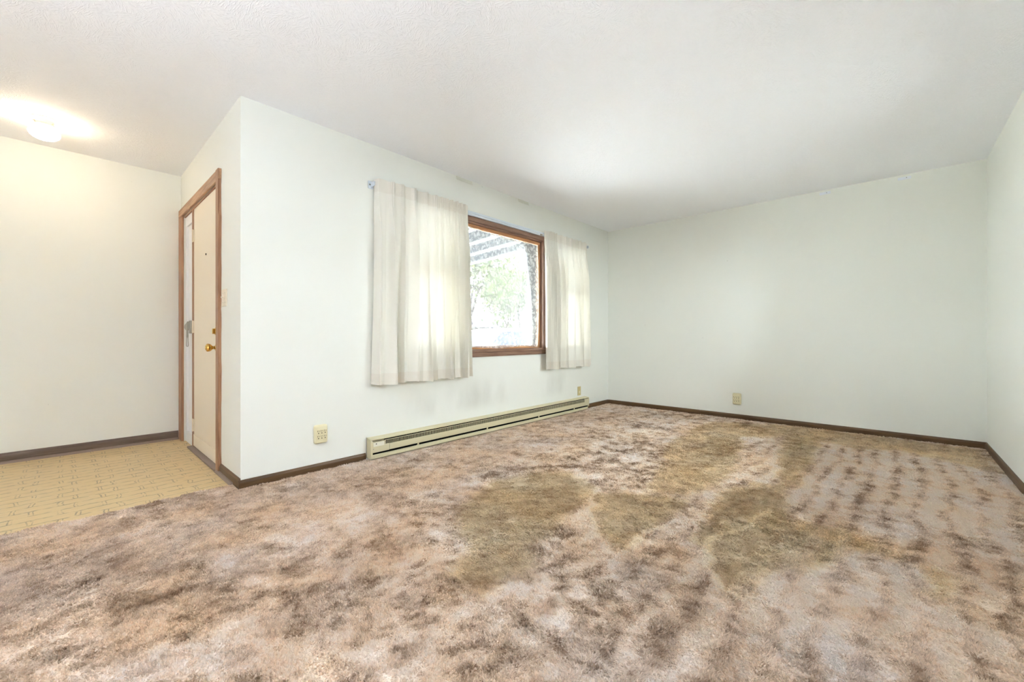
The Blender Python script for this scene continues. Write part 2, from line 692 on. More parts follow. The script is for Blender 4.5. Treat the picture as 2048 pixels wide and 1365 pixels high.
base_y('baseboard_window', XW, 1, YN - 0.013, 1.568, HB, 0.013, M_BB, 'brown baseboard under the window wall, left of the heater')
base_y('baseboard_corner', XW, 1, 4.66, YF, HB + 0.004, 0.013, M_BB, 'short brown baseboard between the heater and the far corner')
base_x('baseboard_far', YF, -1, XW + 0.013, XR, HB + 0.004, 0.013, M_BBX, 'long brown baseboard along the far wall')
base_y('baseboard_right', XR, -1, YB, YF - 0.013, HB + 0.004, 0.013, M_BB, 'brown baseboard along the right wall')
base_y('baseboard_foyer', XF, 1, YB, YN - 0.02, 0.078, 0.012, M_BBF, 'grey brown baseboard along the foyer wall')
base_x('baseboard_entry', YN, -1, DX1 + 0.07, XW, 0.066, 0.013, M_BBX, 'short brown baseboard between the front door and the wall corner')
struct(MB().prism([(XF + 0.012, 0), (XF + 0.03, 0), (XF + 0.027, 0.009), (XF + 0.02, 0.016), (XF + 0.012, 0.018)], YB, YN - 0.02, 'y').build('trim_1', M_SHOE), 'thin taupe shoe moulding at the foot of the foyer baseboard', 'trim')
struct(MB().prism([(YN - 0.013, 0), (YN - 0.031, 0), (YN - 0.028, 0.009), (YN - 0.021, 0.016), (YN - 0.013, 0.018)], DX1, CARPET_X, 'x').build('trim_2', M_SHOE), 'short taupe shoe moulding beside the door threshold', 'trim')

# ------------------------------------------------------------------ front window
win = thing('window_1', 'wide brown wood framed front window behind the curtains', 'window', (XW, 3.3, WZ0), kind='structure')
ML0, ML1, MR0, MR1 = 2.46, 2.58, 3.745, 3.95          # mullions
# jamb lining
MB().box(XW - WT, XW, WY0, WY1, WZ1 - 0.02, WZ1).build('head_jamb', M_WCASE, win)
MB().box(XW - WT, XW, WY0, WY0 + 0.02, WZ0, WZ1 - 0.02).build('side_jamb', M_WCASEV, win)
MB().box(XW - WT, XW, WY1 - 0.02, WY1, WZ0, WZ1 - 0.02).build('side_jamb', M_WCASEV, win)
# casing boards on the wall face
MB().box(XW, XW + 0.017, WY0 - 0.05, WY1 + 0.05, WZ1 - 0.004, WZ1 + 0.056, 0.004).build('head_casing', M_WCASE, win)
MB().box(XW, XW + 0.016, WY0 - 0.05, WY0 + 0.012, WZ0, WZ1 - 0.004, 0.004).build('side_casing', M_WCASEV, win)
MB().box(XW, XW + 0.016, WY1 - 0.012, WY1 + 0.05, WZ0, WZ1 - 0.004, 0.004).build('side_casing', M_WCASEV, win)
MB().box(XW - WT + 0.01, XW + 0.016, ML0, ML1, WZ0, WZ1 - 0.004, 0.004).build('mullion', M_WCASEV, win)
MB().box(XW - WT + 0.01, XW + 0.016, MR0, MR1, WZ0, WZ1 - 0.004, 0.004).build('mullion', M_WCASEV, win)
MB().box(XW - 0.11, XW + 0.03, WY0 - 0.07, WY1 + 0.07, WZ0 - 0.002, WZ0 + 0.022, 0.006).build('window_stool', M_WCASE, win)
MB().box(XW, XW + 0.014, WY0 - 0.05, WY1 + 0.05, WZ0 - 0.05, WZ0 - 0.002, 0.004).build('apron', M_WCASE, win)


def sash(y0, y1, z0, z1, x, fw, name='sash', meeting=False):
    s = thing_child(name, win, (x, (y0 + y1) / 2, z0))
    MB().box(x - 0.03, x, y0, y1, z1 - fw, z1, 0.003).build('top_rail', M_SASH, s)
    MB().box(x - 0.03, x, y0, y1, z0, z0 + fw, 0.003).build('bottom_rail', M_SASH, s)
    MB().box(x - 0.03, x, y0, y0 + fw, z0 + fw, z1 - fw, 0.003).build('stile', M_SASHV, s)
    MB().box(x - 0.03, x, y1 - fw, y1, z0 + fw, z1 - fw, 0.003).build('stile', M_SASHV, s)
    MB().box(x - 0.018, x - 0.014, y0 + fw, y1 - fw, z0 + fw, z1 - fw).build('pane', M_GLASS, s)


def thing_child(name, parent, loc):
    o = bpy.data.objects.new(name, None)
    o.empty_display_size = 0.05
    COL.objects.link(o)
    o.parent = parent
    o.matrix_parent_inverse = parent.matrix_world.inverted()
    o.location = loc
    o.matrix_world = Matrix.Translation(loc)
    return o


SX = XW - 0.035
sash(ML1, MR0, WZ0 + 0.022, WZ1 - 0.02, SX, 0.034)
ZM = 1.52
for (a, b) in ((WY0 + 0.02, ML0), (MR1, WY1 - 0.02)):
    sash(a, b, WZ0 + 0.022, ZM, SX, 0.04)
    sash(a, b, ZM, WZ1 - 0.02, SX - 0.032, 0.04)

rw = thing('added_window', 'added white framed window for fill light, out of view in the right wall', 'window', (XR, (RY0 + RY1) / 2, RZ0), kind='structure')
for (c, d) in ((RZ1 - 0.05, RZ1), (RZ0, RZ0 + 0.05)):
    MB().box(XR + 0.02, XR + 0.08, RY0, RY1, c, d, 0.004).build('rail', M_WHITE, rw)
for a in (RY0, (RY0 + RY1) / 2 - 0.025, RY1 - 0.05):
    MB().box(XR + 0.02, XR + 0.08, a, a + 0.05, RZ0 + 0.05, RZ1 - 0.05, 0.004).build('stile', M_WHITE, rw)
for a, b in ((RY0 + 0.05, (RY0 + RY1) / 2 - 0.025), ((RY0 + RY1) / 2 + 0.025, RY1 - 0.05)):
    MB().box(XR + 0.048, XR + 0.052, a, b, RZ0 + 0.05, RZ1 - 0.05).build('pane', M_GLASS, rw)

# ------------------------------------------------------------------ front door with side panel
dr = thing('door_1', 'cream front door with brass knob, brown casing and white side panel', 'door', ((DX0 + DX1) / 2, YN, 0), kind='structure')
MX0, MX1 = -4.415, -4.345
MB().box(XF + 0.002, DX1 + 0.072, YN - 0.018, YN, DZ, DZ + 0.072, 0.004).build('head_casing', M_CASEH, dr)
MB().box(XF + 0.002, DX0 + 0.006, YN - 0.018, YN, 0, DZ, 0.004).build('side_casing', M_CASE, dr)
# the near casing has a ragged painted edge
rc = MB()
ed = []
zz = 0.0
while zz < DZ + 0.072:
    ed.append((DX1 + 0.066 + random.uniform(-0.006, 0.008), zz))
    zz += random.uniform(0.03, 0.13)
ed.append((DX1 + 0.068, DZ + 0.072))
rc.prism([(DX1, 0.0)] + ed + [(DX1, DZ + 0.072)], YN - 0.02, YN, 'y')
rc.build('side_casing', M_CASE, dr)
MB().box(MX0, MX1, YN + 0.004, YN + 0.09, 0.0, DZ - 0.012, 0.004).build('mullion', M_CASE, dr)
MB().box(DX0, DX1, YN + 0.002, YN + 0.1, DZ - 0.012, DZ).build('head_jamb', M_CASEH, dr)
MB().box(DX1 - 0.016, DX1, YN + 0.03, YN + 0.1, 0.0, DZ - 0.012).build('side_jamb', M_CASE, dr)
slab = MB().box(MX1 + 0.004, DX1 - 0.018, YN + 0.006, YN + 0.05, 0.022, DZ - 0.016, 0.003).build('slab', M_DOOR, dr)
MB().box(MX1 + 0.012, DX1 - 0.03, YN + 0.001, YN + 0.0065, 0.03, 0.125, 0.002).build('kick_strip', M_DOOR, dr)
MB().box(MX0, DX1 + 0.01, YN - 0.03, YN + 0.1, 0.0, 0.016, 0.004).build('threshold', M_SHOE, dr)
# side panel: white frame with a recessed field
px0, px1 = DX0 + 0.004, MX0
PFY = YN + 0.012
panel = MB().box(px0, px1, PFY + 0.012, PFY + 0.05, 0.0, DZ - 0.012).build('side_panel', M_WHITE, dr)
for (a, b, c, d) in ((px0, px1, 0.0, 0.1), (px0, px1, DZ - 0.1, DZ - 0.012)):
    MB().box(a, b, PFY, PFY + 0.014, c, d, 0.003).build('panel_rail', M_WHITE, panel)
for (a, b) in ((px0, px0 + 0.055), (px1 - 0.055, px1)):
    MB().box(a, b, PFY, PFY + 0.014, 0.1, DZ - 0.1, 0.003).build('panel_stile', M_WHITE, panel)
# hinges
for z in (1.80, 1.03, 0.2):
    h = MB().box(MX1 - 0.036, MX1 - 0.002, YN - 0.001, YN + 0.005, z - 0.05, z + 0.05, 0.001)
    h.box(MX1 + 0.002, MX1 + 0.03, YN + 0.002, YN + 0.008, z - 0.05, z + 0.05, 0.001)
    h = h.build('hinge', M_CREAMHW, dr)
    h['label'] = 'painted over butt hinge'
    MB().lathe([(0, -0.054), (0.004, -0.053), (0.0065, -0.048), (0.0065, 0.048), (0.004, 0.053), (0, 0.054)], (MX1, YN - 0.002, z), (0, 0, 1), 14).build('knuckle', M_CREAMHW, h, True, 40)
# knob set
KX, KZ = -3.565, 0.868
kn = MB().lathe([(0, 0.004), (0.034, 0.004), (0.034, 0.0), (0.033, -0.006), (0.026, -0.010), (0.014, -0.012), (0.011, -0.022), (0.013, -0.030), (0.022, -0.036), (0.0275, -0.046), (0.029, -0.056), (0.026, -0.064), (0.016, -0.069), (0.013, -0.068), (0.012, -0.071), (0, -0.072)], (KX, YN + 0.006, KZ), (0, 1, 0), 12).build('door_knob', M_BRASS, dr, True, 30)
kn['label'] = 'polished brass faceted knob'
db = MB().lathe([(0, 0.004), (0.031, 0.004), (0.031, -0.004), (0.027, -0.012), (0.020, -0.016), (0, -0.017)], (KX, YN + 0.006, 0.985), (0, 1, 0), 24).build('deadbolt', M_BRASS, dr, True, 30)
db['label'] = 'round brass deadbolt'
MB().box(KX - 0.006, KX + 0.006, YN - 0.024, YN - 0.010, 0.966, 1.004, 0.003).build('thumb_turn', M_BRASS, db)
MB().lathe([(0, 0.002), (0.008, 0.002), (0.008, -0.002), (0.005, -0.004), (0, -0.003)], (-3.905, YN + 0.006, 1.585), (0, 1, 0), 16).build('peephole', M_DARK, dr, True, 30)
st = MB().box(DX1 - 0.085, DX1 - 0.03, YN + 0.0025, YN + 0.0065, 1.735, 1.83, 0.001).build('alarm_sensor', M_TAPE, dr)
st['label'] = 'small pale sensor patch near the top corner of the door'
MB().box(DX1 - 0.078, DX1 - 0.04, YN - 0.004, YN + 0.003, 1.738, 1.765, 0.002).build('sensor_magnet', M_STEEL, st)
# swing bar latch on the mullion with a hanging wire loop
la = thing_child('swing_latch', dr, (MX0, YN, 1.03))
la['label'] = 'grey metal swing latch with a hanging wire loop'
MB().box(MX0 - 0.05, MX0 - 0.002, YN - 0.010, YN + 0.006, 0.975, 1.085, 0.004).build('latch_plate', M_STEEL, la)
MB().prism([(MX0 - 0.05, 1.002), (MX0 - 0.12, 1.006), (MX0 - 0.175, 1.024), (MX0 - 0.182, 1.04), (MX0 - 0.16, 1.052), (MX0 - 0.11, 1.06), (MX0 - 0.05, 1.078)], YN - 0.02, YN - 0.006, 'y').build('latch_arm', M_STEEL, la)
MB().prism([(MX0 - 0.115, 1.01), (MX0 - 0.072, 1.01), (MX0 - 0.062, 0.94), (MX0 - 0.118, 0.94)], YN - 0.017, YN - 0.009, 'y').build('strap', M_STEEL, la)
MB().tube([(MX0 - 0.118, YN - 0.013, 0.944), (MX0 - 0.13, YN - 0.013, 0.87), (MX0 - 0.125, YN - 0.013, 0.864), (MX0 - 0.055, YN - 0.013, 0.864), (MX0 - 0.05, YN - 0.013, 0.87), (MX0 - 0.064, YN - 0.013, 0.944)], 0.0028).build('wire_loop', M_STEEL, la, True)

# ------------------------------------------------------------------ foyer ceiling lamp
LX, LY = -4.28, -0.085
lamp = thing('ceiling_lamp', 'lit white globe ceiling lamp over the foyer', 'lamp', (LX, LY, CEIL))
M_CANOPY = mat('peach_painted_canopy', rgb(226, 206, 184), 0.4)
can = MB().lathe([(0, 0.0), (0.066, 0.0), (0.066, -0.006), (0.06, -0.012), (0.048, -0.016), (0.046, -0.040), (0.052, -0.046), (0.052, -0.05), (0, -0.05)], (LX, LY, CEIL), (0, 0, 1), 36).build('canopy', M_CANOPY, lamp, True, 30)
for k in range(3):
    a = 0.9 + k * 2.094
    p0 = Vector((LX, LY, CEIL - 0.032))
    d = Vector((math.cos(a), math.sin(a), 0))
    MB().tube([p0 + d * 0.044, p0 + d * 0.056], 0.004).build('thumb_screw', M_STEEL, can)
gm = bpy.data.materials.new('lit_opal_glass')
gm.use_nodes = True
gn = gm.node_tree.nodes
gp = gn['Principled BSDF']
gp.inputs['Base Color'].default_value = (1, 0.97, 0.92, 1)
gp.inputs['Emission Color'].default_value = (1.0, 0.80, 0.56, 1)
gp.inputs['Emission Strength'].default_value = 30.0
prof = [(0.044, -0.046)]
for k in range(0, 13):
    a = math.radians(62 - k * (62 + 90) / 12)
    prof.append((0.0 if k == 12 else 0.077 * math.cos(a), -0.096 + 0.047 * math.sin(a)))
MB().lathe(prof, (LX, LY, CEIL), (0, 0, 1), 40).build('glass_globe', gm, lamp, True)

# ------------------------------------------------------------------ added uplighter behind the viewer, bounces fill light off the ceiling
UX, UY, UH = -0.7, -1.2, 1.35
up = thing('added_uplight', 'added torchiere for fill light, unseen behind the viewer', 'lamp', (UX, UY, 0.012))
MB().lathe([(0, 0.012), (0.14, 0.012), (0.14, 0.025), (0.03, 0.045), (0, 0.045)], (UX, UY, 0), (0, 0, 1), 32).build('base', M_WHITE, up, True, 30)
MB().lathe([(0, 0.04), (0.013, 0.04), (0.013, UH - 0.1), (0, UH - 0.1)], (UX, UY, 0), (0, 0, 1), 16).build('pole', M_WHITE, up, True, 40)
MB().lathe([(0, UH - 0.11), (0.04, UH - 0.105), (0.12, UH - 0.06), (0.17, UH), (0.166, UH), (0.116, UH - 0.054), (0.04, UH - 0.098), (0, UH - 0.1)], (UX, UY, 0), (0, 0, 1), 36).build('bowl', M_WHITE, up, True, 40)
um = bpy.data.materials.new('added_uplight_diffuser')
um.use_nodes = True
ub = um.node_tree.nodes['Principled BSDF']
ub.inputs['Emission Color'].default_value = (0.84, 0.93, 1.09, 1)
ub.inputs['Emission Strength'].default_value = 390.0
MB().lathe([(0, UH - 0.01), (0.15, UH - 0.018), (0.15, UH - 0.022), (0, UH - 0.022)], (UX, UY, 0), (0, 0, 1), 32).build('diffuser', um, up, True, 40)

# ------------------------------------------------------------------ curtains and rod
def smooth(e0, e1, v):
    t = min(1, max(0, (v - e0) / (e1 - e0)))
    return t * t * (3 - 2 * t)


def curtain(name, label, y0, y1, ztop, zbot, pleats, ret_left, seed, widen):
    """pinch-pleated panel; pleats: list of y positions at the heading"""
    rnd = random.Random(seed)
    root = thing(name, label, 'curtain', (-2.89, (y0 + y1) / 2, zbot), 'pinch-pleated curtains at the front window')
    XC = -2.902
    path = []   # (y, fold) fold 0 = back, 1 = front; heading pleat strength
    N = len(pleats)
    ys = [y0] + pleats + [y1]
    samples = []
    amps = [rnd.uniform(0.7, 1.25) for _ in range(N + 2)]
    bias = [rnd.uniform(-0.4, 0.4) for _ in range(N + 2)]
    K = 26
    for i in range(len(ys) - 1):
        for k in range(K if i < len(ys) - 2 else K + 1):
            t = k / K
            samples.append((ys[i] + (ys[i + 1] - ys[i]) * t, i + t))
    zs = [ztop, ztop - 0.012, ztop - 0.05, ztop - 0.095, ztop - 0.10]
    nz = 26
    z_h = zbot + 0.085
    zs += [ztop - 0.10 + (z_h - (ztop - 0.10)) * ((k + 1) / nz) for k in range(nz)]
    zs += [zbot + 0.04, zbot + 0.004, zbot]

    def pt(y, ph, z):
        dn = smooth(ztop - 0.09, ztop - 0.5, z)          # 0 heading .. 1 body
        frac = (ztop - z) / (ztop - zbot)
        i = min(int(ph + 0.5), N + 1)
        # pinch pleat: a narrow bump of three little folds around every pleat
        c = abs(ph - round(ph)) if 0.5 < ph < N + 0.5 else 1.0
        width = (ys[min(i + 1, len(ys) - 1)] - ys[max(i - 1, 0)]) / 2
        pin = math.exp(-(c * width / 0.017) ** 2)
        tri = 0.5 + 0.5 * math.cos(c * width / 0.0055 * PI)
        head = pin * (0.012 + 0.022 * tri)
        # body fold: rounded ridges at the pleats
        a = 0.072 * amps[i] * min(1.0, width / 0.09 + 0.3)
        f = 0.5 + 0.5 * math.cos(2 * PI * (ph + bias[i] * 0.25 * frac))
        f = f ** (1.2 if i % 2 else 2.0)
        f2 = 0.5 + 0.5 * math.cos(2 * PI * (2.0 * ph + bias[i] + 0.6 * frac))
        body = a * (0.85 * f + 0.28 * f2) * (0.75 + 0.4 * frac)
        x = XC + head * (1 - dn) + body * dn * (1.0) + 0.004 * math.sin(ph * 1.7 + z * 2.1)
        yy = y + (y - (y0 + y1) / 2) * widen * frac + 0.012 * math.sin(ph * 2.4 + z * 3.0 + seed) * dn * frac
        yy -= (0.30 + 0.25 * bias[i]) * width * dn * math.sin(2 * PI * ph) * 0.5
        zz_ = z + (0.006 * math.sin(ph * 1.9 + seed) if z < zbot + 0.05 else 0) + (0.003 * math.sin(ph * 5) if z > ztop - 0.02 else 0)
        return Vector((x, yy, zz_))
    rows = []
    for z in zs:
        row = [pt(y, ph, z) for y, ph in samples]
        # the outer edge turns back to the wall along the rod's return
        R = 7
        if ret_left:
            e = row[0]
            row = [Vector((XW + 0.012 + (e.x - XW - 0.012) * (k / R), e.y - 0.012 * math.cos(PI / 2 * k / R), e.z)) for k in range(R)] + row
        else:
            e = row[-1]
            row = row + [Vector((XW + 0.012 + (e.x - XW - 0.012) * (1 - (k + 1) / R), e.y + 0.012 * math.sin(PI / 2 * (k + 1) / R), e.z)) for k in range(R)]
        rows.append(row)
    MB().grid(rows[:5]).build('heading', M_CURTD, root, True)
    MB().grid(rows[4:5 + nz]).build('panel', M_CURT, root, True)
    MB().grid(rows[4 + nz:]).build('hem', M_CURTD, root, True)
    return root


curtain('curtain', 'wide cream pleated curtain on the left side of the window', 1.645, 2.545, 2.165, 0.578,
        [1.762, 1.843, 1.966, 2.08, 2.174, 2.238, 2.30, 2.352, 2.405, 2.455, 2.50], True, 3, 0.03)
curtain('curtain', 'cream pleated curtain on the right side of the window near the room corner', 3.70, 4.585, 2.155, 0.578,
        [3.75, 3.80, 3.85, 3.91, 4.0, 4.10, 4.22, 4.33, 4.40, 4.50], False, 5, 0.03)

rod = thing('curtain_rod', 'bluish white traverse curtain rod above the window', 'curtain rod', (XW, 3.1, 2.12))
rl = MB()
rl.prism([(-2.947, 2.098), (-2.930, 2.098), (-2.927, 2.104), (-2.927, 2.132), (-2.932, 2.138), (-2.947, 2.138)], 1.655, 4.56, 'y')
rl.build('rail', M_RODW, rod)
MB().prism([(-2.928, 2.112), (-2.922, 2.116), (-2.922, 2.122), (-2.928, 2.126)], 1.655, 4.56, 'y').build('bead', M_RODW, rod)
for yb, sg in ((1.612, -1), (4.635, 1)):
    b = MB().box(XW, XW + 0.006, yb - 0.022, yb + 0.022, 2.09, 2.15, 0.003)
    b.prism([(XW + 0.004, 2.098), (-2.905, 2.104), (-2.905, 2.134), (XW + 0.004, 2.142)], yb - 0.003, yb + 0.003, 'y')
    b = b.build('bracket', M_RODW, rod)
    MB().lathe([(0, 0), (0.006, 0), (0.006, 0.004), (0, 0.005)], (XW + 0.006, yb - 0.010, 2.12), (1, 0, 0), 12).build('screw', M_STEEL, b)
MB().box(XW, XW + 0.024, 3.10, 3.13, 2.125, 2.137, 0.002).build('support', M_RODW, rod)
MB().box(-2.928, -2.916, 3.655, 3.685, 2.098, 2.112, 0.002).build('slide', M_STEEL, rod)

# lace panel pinned over the middle pane
lace = thing('lace_curtain', 'sheer white floral lace panel pinned over the middle window pane', 'curtain', (XW - 0.02, 3.15, 0.83))
NY, NZ = 72, 40
LY0, LY1, LZ0, LZ1 = 2.60, 3.705, 0.842, 2.012
rows = []
for j in range(NZ + 1):
    v = j / NZ
    row = []
    for i in range(NY + 1):
        u = i / NY
        ybow = 0.028 * (math.sin(PI * v) ** 0.8) - 0.006          # right edge bows towards the jamb
        yy = LY0 + (LY1 - LY0 + ybow - 0.02) * u
        ztop_ = LZ1 - 0.012 * u - 0.010 * abs(math.sin(u * 21)) - 0.012 * math.sin(PI * u)
        zbot_ = LZ0 - 0.006 + 0.008 * math.sin(u * 9 + 1)
        zz_ = zbot_ + (ztop_ - zbot_) * v
        xx = XW - 0.022 + 0.006 * math.sin(u * 34 + 1.5 * math.sin(v * 3)) * (0.35 + 0.65 * v)
        row.append(Vector((xx, yy, zz_)))
    rows.append(row)
MB().grid(rows).build('lace_net', M_LACE, lace, True)
MB().tube([r + Vector((0.0, 0, 0)) for r in rows[-1]], 0.0045, 6).build('top_hem', M_LACEHEM, lace, True)
MB().tube([r[-1] for r in rows], 0.0035, 6).build('side_hem', M_LACEHEM, lace, True)
for p in (rows[-1][-1], rows[-1][NY // 2], rows[-1][0]):
    MB().lathe([(0, -0.008), (0.004, -0.006), (0.004, 0), (0.006, 0.002), (0, 0.005)], p, (1, 0, 0), 10).build('push_pin', M_WHITE, lace, True)

# ------------------------------------------------------------------ baseboard heater
HY0, HY1 = 1.578, 4.64
HX = XW + 0.066
ht = thing('baseboard_heater', 'long beige electric baseboard heater below the window', 'heater', (XW, (HY0 + HY1) / 2, 0.02))
MB().box(XW, XW + 0.006, HY0, HY1, 0.024, 0.170).build('back_plate', M_HEAT, ht)
MB().prism([(XW, 0.170), (XW, 0.165), (HX - 0.012, 0.157), (HX - 0.010, 0.153), (HX - 0.005, 0.153), (HX - 0.004, 0.160)], HY0 + 0.004, HY1 - 0.004, 'y').build('top_hood', M_HEAT, ht)
# front panel: slopes very slightly, with the grille opening left above it
FZ0, FZ1, GZ0, GZ1 = 0.062, 0.110, 0.110, 0.141
MB().box(HX - 0.004, HX, HY0 + 0.16, HY1 - 0.012, FZ0, FZ1, 0.0012).build('front_panel', M_HEAT, ht)
MB().box(HX - 0.004, HX - 0.0002, HY0 + 0.12, HY1 - 0.012, GZ1, GZ1 + 0.004, 0.001).build('upper_rail', M_HEAT, ht)
MB().box(HX - 0.0035, HX - 0.0003, HY1 - 0.11, HY1 - 0.012, FZ1, GZ1, 0.001).build('blank_panel', M_HEAT, ht)
gr = MB()
y = HY0 + 0.125
while y < HY1 - 0.112:
    gr.box(HX - 0.0035, HX - 0.0004, y, y + 0.0028, GZ0 - 0.001, GZ1 + 0.001)
    y += 0.0125
g = gr.build('grille_bars', M_HEAT, ht)
g['kind'] = 'stuff'
g['label'] = 'fine upright bars of the heater grille'
MB().box(HX - 0.020, HX - 0.0075, HY0 + 0.12, HY1 - 0.10, 0.075, 0.1505).build('element_shroud', M_DARK, ht)
MB().prism([(HX - 0.02, 0.020), (HX - 0.002, 0.014), (HX, 0.018), (HX - 0.001, 0.038), (HX - 0.008, 0.043), (HX - 0.014, 0.043), (HX - 0.02, 0.036)], HY0 + 0.004, HY1 - 0.03, 'y').build('bottom_lip', M_HEAT, ht)
MB().prism([(HX - 0.024, 0.040), (HX - 0.014, 0.043), (HX - 0.010, 0.050), (HX - 0.010, 0.066), (HX - 0.024, 0.066)], HY0 + 0.03, HY1 - 0.03, 'y').build('air_inlet', M_DARK, ht)
jb = MB().box(HX - 0.004, HX + 0.0003, HY0 + 0.012, HY0 + 0.157, FZ0 - 0.002, FZ1 + 0.002, 0.0012).build('junction_cover', M_HEAT, ht)
MB().box(HX - 0.004, HX, HY0 + 0.012, HY0 + 0.12, FZ1 + 0.002, GZ1 + 0.004, 0.001).build('nameplate_panel', M_HEAT, ht)
npl = MB().box(HX, HX + 0.0008, HY0 + 0.022, HY0 + 0.112, FZ1 - 0.004, GZ1 - 0.004).build('nameplate', M_HEATL, ht)
npl['label'] = 'pale rating sticker'
vn = MB()
for k in range(9):
    yk = HY0 + 0.024 + k * 0.0105
    vn.box(HX - 0.0004, HX + 0.0006, yk, yk + 0.005, GZ1 - 0.001, GZ1 + 0.003)
vn = vn.build('vent_holes', M_DARK, ht)
vn['kind'] = 'stuff'
MB().lathe([(0, 0), (0.004, 0), (0.004, 0.0015), (0, 0.0022)], (HX + 0.0008, HY0 + 0.045, 0.126), (1, 0, 0), 12).build('indicator', M_DARK, ht)
MB().lathe([(0, 0), (0.004, 0), (0.003, 0.002), (0, 0.0022)], (HX, HY0 + 0.022, 0.088), (1, 0, 0), 12).build('screw', M_STEEL, ht)
MB().prism([(XW, 0.018), (HX - 0.002, 0.014), (HX, 0.018), (HX, 0.150), (HX - 0.004, 0.161), (XW, 0.171)], HY0, HY0 + 0.012, 'y').build('end_cap', M_HEAT, ht)
MB().prism([(XW, 0.04), (HX - 0.012, 0.04), (HX, 0.05), (HX, 0.150), (HX - 0.004, 0.161), (XW, 0.171)], HY1 - 0.012, HY1, 'y').build('end_cap', M_HEAT, ht)
for yk in (2.0, 2.8, 3.6, 4.3):
    MB().box(HX - 0.02, HX - 0.002, yk, yk + 0.012, 0.042, 0.064).build('clip', M_HEAT, ht)

# ------------------------------------------------------------------ outlets and switches
def local_obj(o, M):
    """build shapes in a local frame (u right, v up, w out of the wall), then move to place"""
    o.data.transform(M)
    o.data.update()
    return o


def frame(origin, uax, wax):
    uax, wax = Vector(uax), Vector(wax)
    v = Vector((0, 0, 1))
    return Matrix((( uax.x, v.x, wax.x, origin[0]), (uax.y, v.y, wax.y, origin[1]), (uax.z, v.z, wax.z, origin[2]), (0, 0, 0, 1)))


def six_outlet(origin, uax, wax, label):
    t = thing('outlet_adapter', label, 'outlet', origin, 'six-socket outlet adapters')
    F = frame(origin, uax, wax)

    def put(mb, name, m, parent, sm=False):
        bmesh.ops.transform(mb.bm, matrix=F, verts=mb.bm.verts[:])
        return mb.build(name, m, parent, sm, 35 if sm else None)
    W, H, D = 0.044, 0.064, 0.03
    hull = MB()
    rings = []

    def rr(w, h, r, z, yo=0):
        pts = []
        for (cx, cy, a0) in ((w - r, h - r, 0), (-w + r, h - r, 90), (-w + r, -h + r, 180), (w - r, -h + r, 270)):
            for k in range(5):
                a = math.radians(a0 + k * 22.5)
                pts.append((cx + r * math.cos(a), cy + r * math.sin(a) + yo, z))
        return pts
    levels = [rr(W, H, 0.012, 0), rr(W + 0.001, H + 0.001, 0.013, D * 0.45), rr(W - 0.003, H - 0.003, 0.012, D * 0.85), rr(W - 0.008, H - 0.009, 0.009, D)]
    V = [[hull.bm.verts.new(p) for p in L] for L in levels]
    for a, b in zip(V, V[1:]):
        for k in range(len(a)):
            hull.bm.faces.new((a[k], a[(k + 1) % len(a)], b[(k + 1) % len(a)], b[k]))
    hull.bm.faces.new(V[-1])
    hull.bm.faces.new(V[0][::-1])
    put(hull, 'housing', M_IVORY, t, True)
    for r_ in range(2):
        for c_ in range(3):
            u0 = -0.023 + c_ * 0.023
            v0 = 0.018 - r_ * 0.036
            s = put(MB().box(u0 - 0.0105, u0 + 0.0105, v0 - 0.0165, v0 + 0.0165, D - 0.001, D + 0.0012, 0.0008), 'socket', M_IVORY, t)
            k = MB()
            k.box(u0 - 0.0062, u0 - 0.0040, v0 + 0.001, v0 + 0.011, D + 0.0008, D + 0.0016)
            k.box(u0 + 0.0042, u0 + 0.0060, v0 + 0.002, v0 + 0.010, D + 0.0008, D + 0.0016)
            k.lathe([(0, D + 0.0008), (0.0034, D + 0.0008), (0.0034, D + 0.0016), (0, D + 0.0016)], (u0, v0 - 0.008, 0), (0, 0, 1), 10)
            put(k, 'slots', M_DARK, s)
    return t


six_outlet((XW, 1.228, 0.262), (0, 1, 0), (1, 0, 0), 'ivory six-socket outlet adapter on the window wall beside the heater')
six_outlet((-1.308, YF, 0.236), (1, 0, 0), (0, -1, 0), 'ivory six-socket outlet adapter low on the far wall')

sw = thing('light_switch', 'almond double light switch beside the front door', 'switch', (-3.332, YN, 1.21))
MB().box(-3.392, -3.272, YN - 0.006, YN, 1.152, 1.268, 0.003).build('cover_plate', M_IVORYL, sw)
for dx in (-0.024, 0.024):
    x = -3.332 + dx
    s = MB().box(x - 0.006, x + 0.006, YN - 0.0075, YN - 0.0055, 1.196, 1.224, 0.0008).build('switch_slot', M_IVORYL, sw)
    MB().prism([(YN - 0.006, 1.203), (YN - 0.018, 1.212), (YN - 0.018, 1.219), (YN - 0.006, 1.217)], x - 0.0035, x + 0.0035, 'x').build('toggle', M_IVORYL, s)
    for z in (1.178, 1.242):
        MB().lathe([(0, 0), (0.003, 0), (0.0025, 0.0012), (0, 0.0014)], (x, YN - 0.006, z), (0, -1, 0), 10).build('screw', M_STEEL, sw)

pj = thing('phone_plate', 'small tan wall plate above the right end of the heater', 'wall plate', (XW, 4.50, 0.25))
MB().box(XW, XW + 0.006, 4.468, 4.538, 0.194, 0.308, 0.003).build('cover_plate', M_TAN, pj)
MB().box(XW + 0.006, XW + 0.0085, 4.488, 4.518, 0.222, 0.252, 0.001).build('jack', M_IVORY, pj)
for z in (0.204, 0.298):
    MB().lathe([(0, 0), (0.003, 0), (0, 0.0014)], (XW + 0.006, 4.503, z), (1, 0, 0), 10).build('screw', M_STEEL, pj)

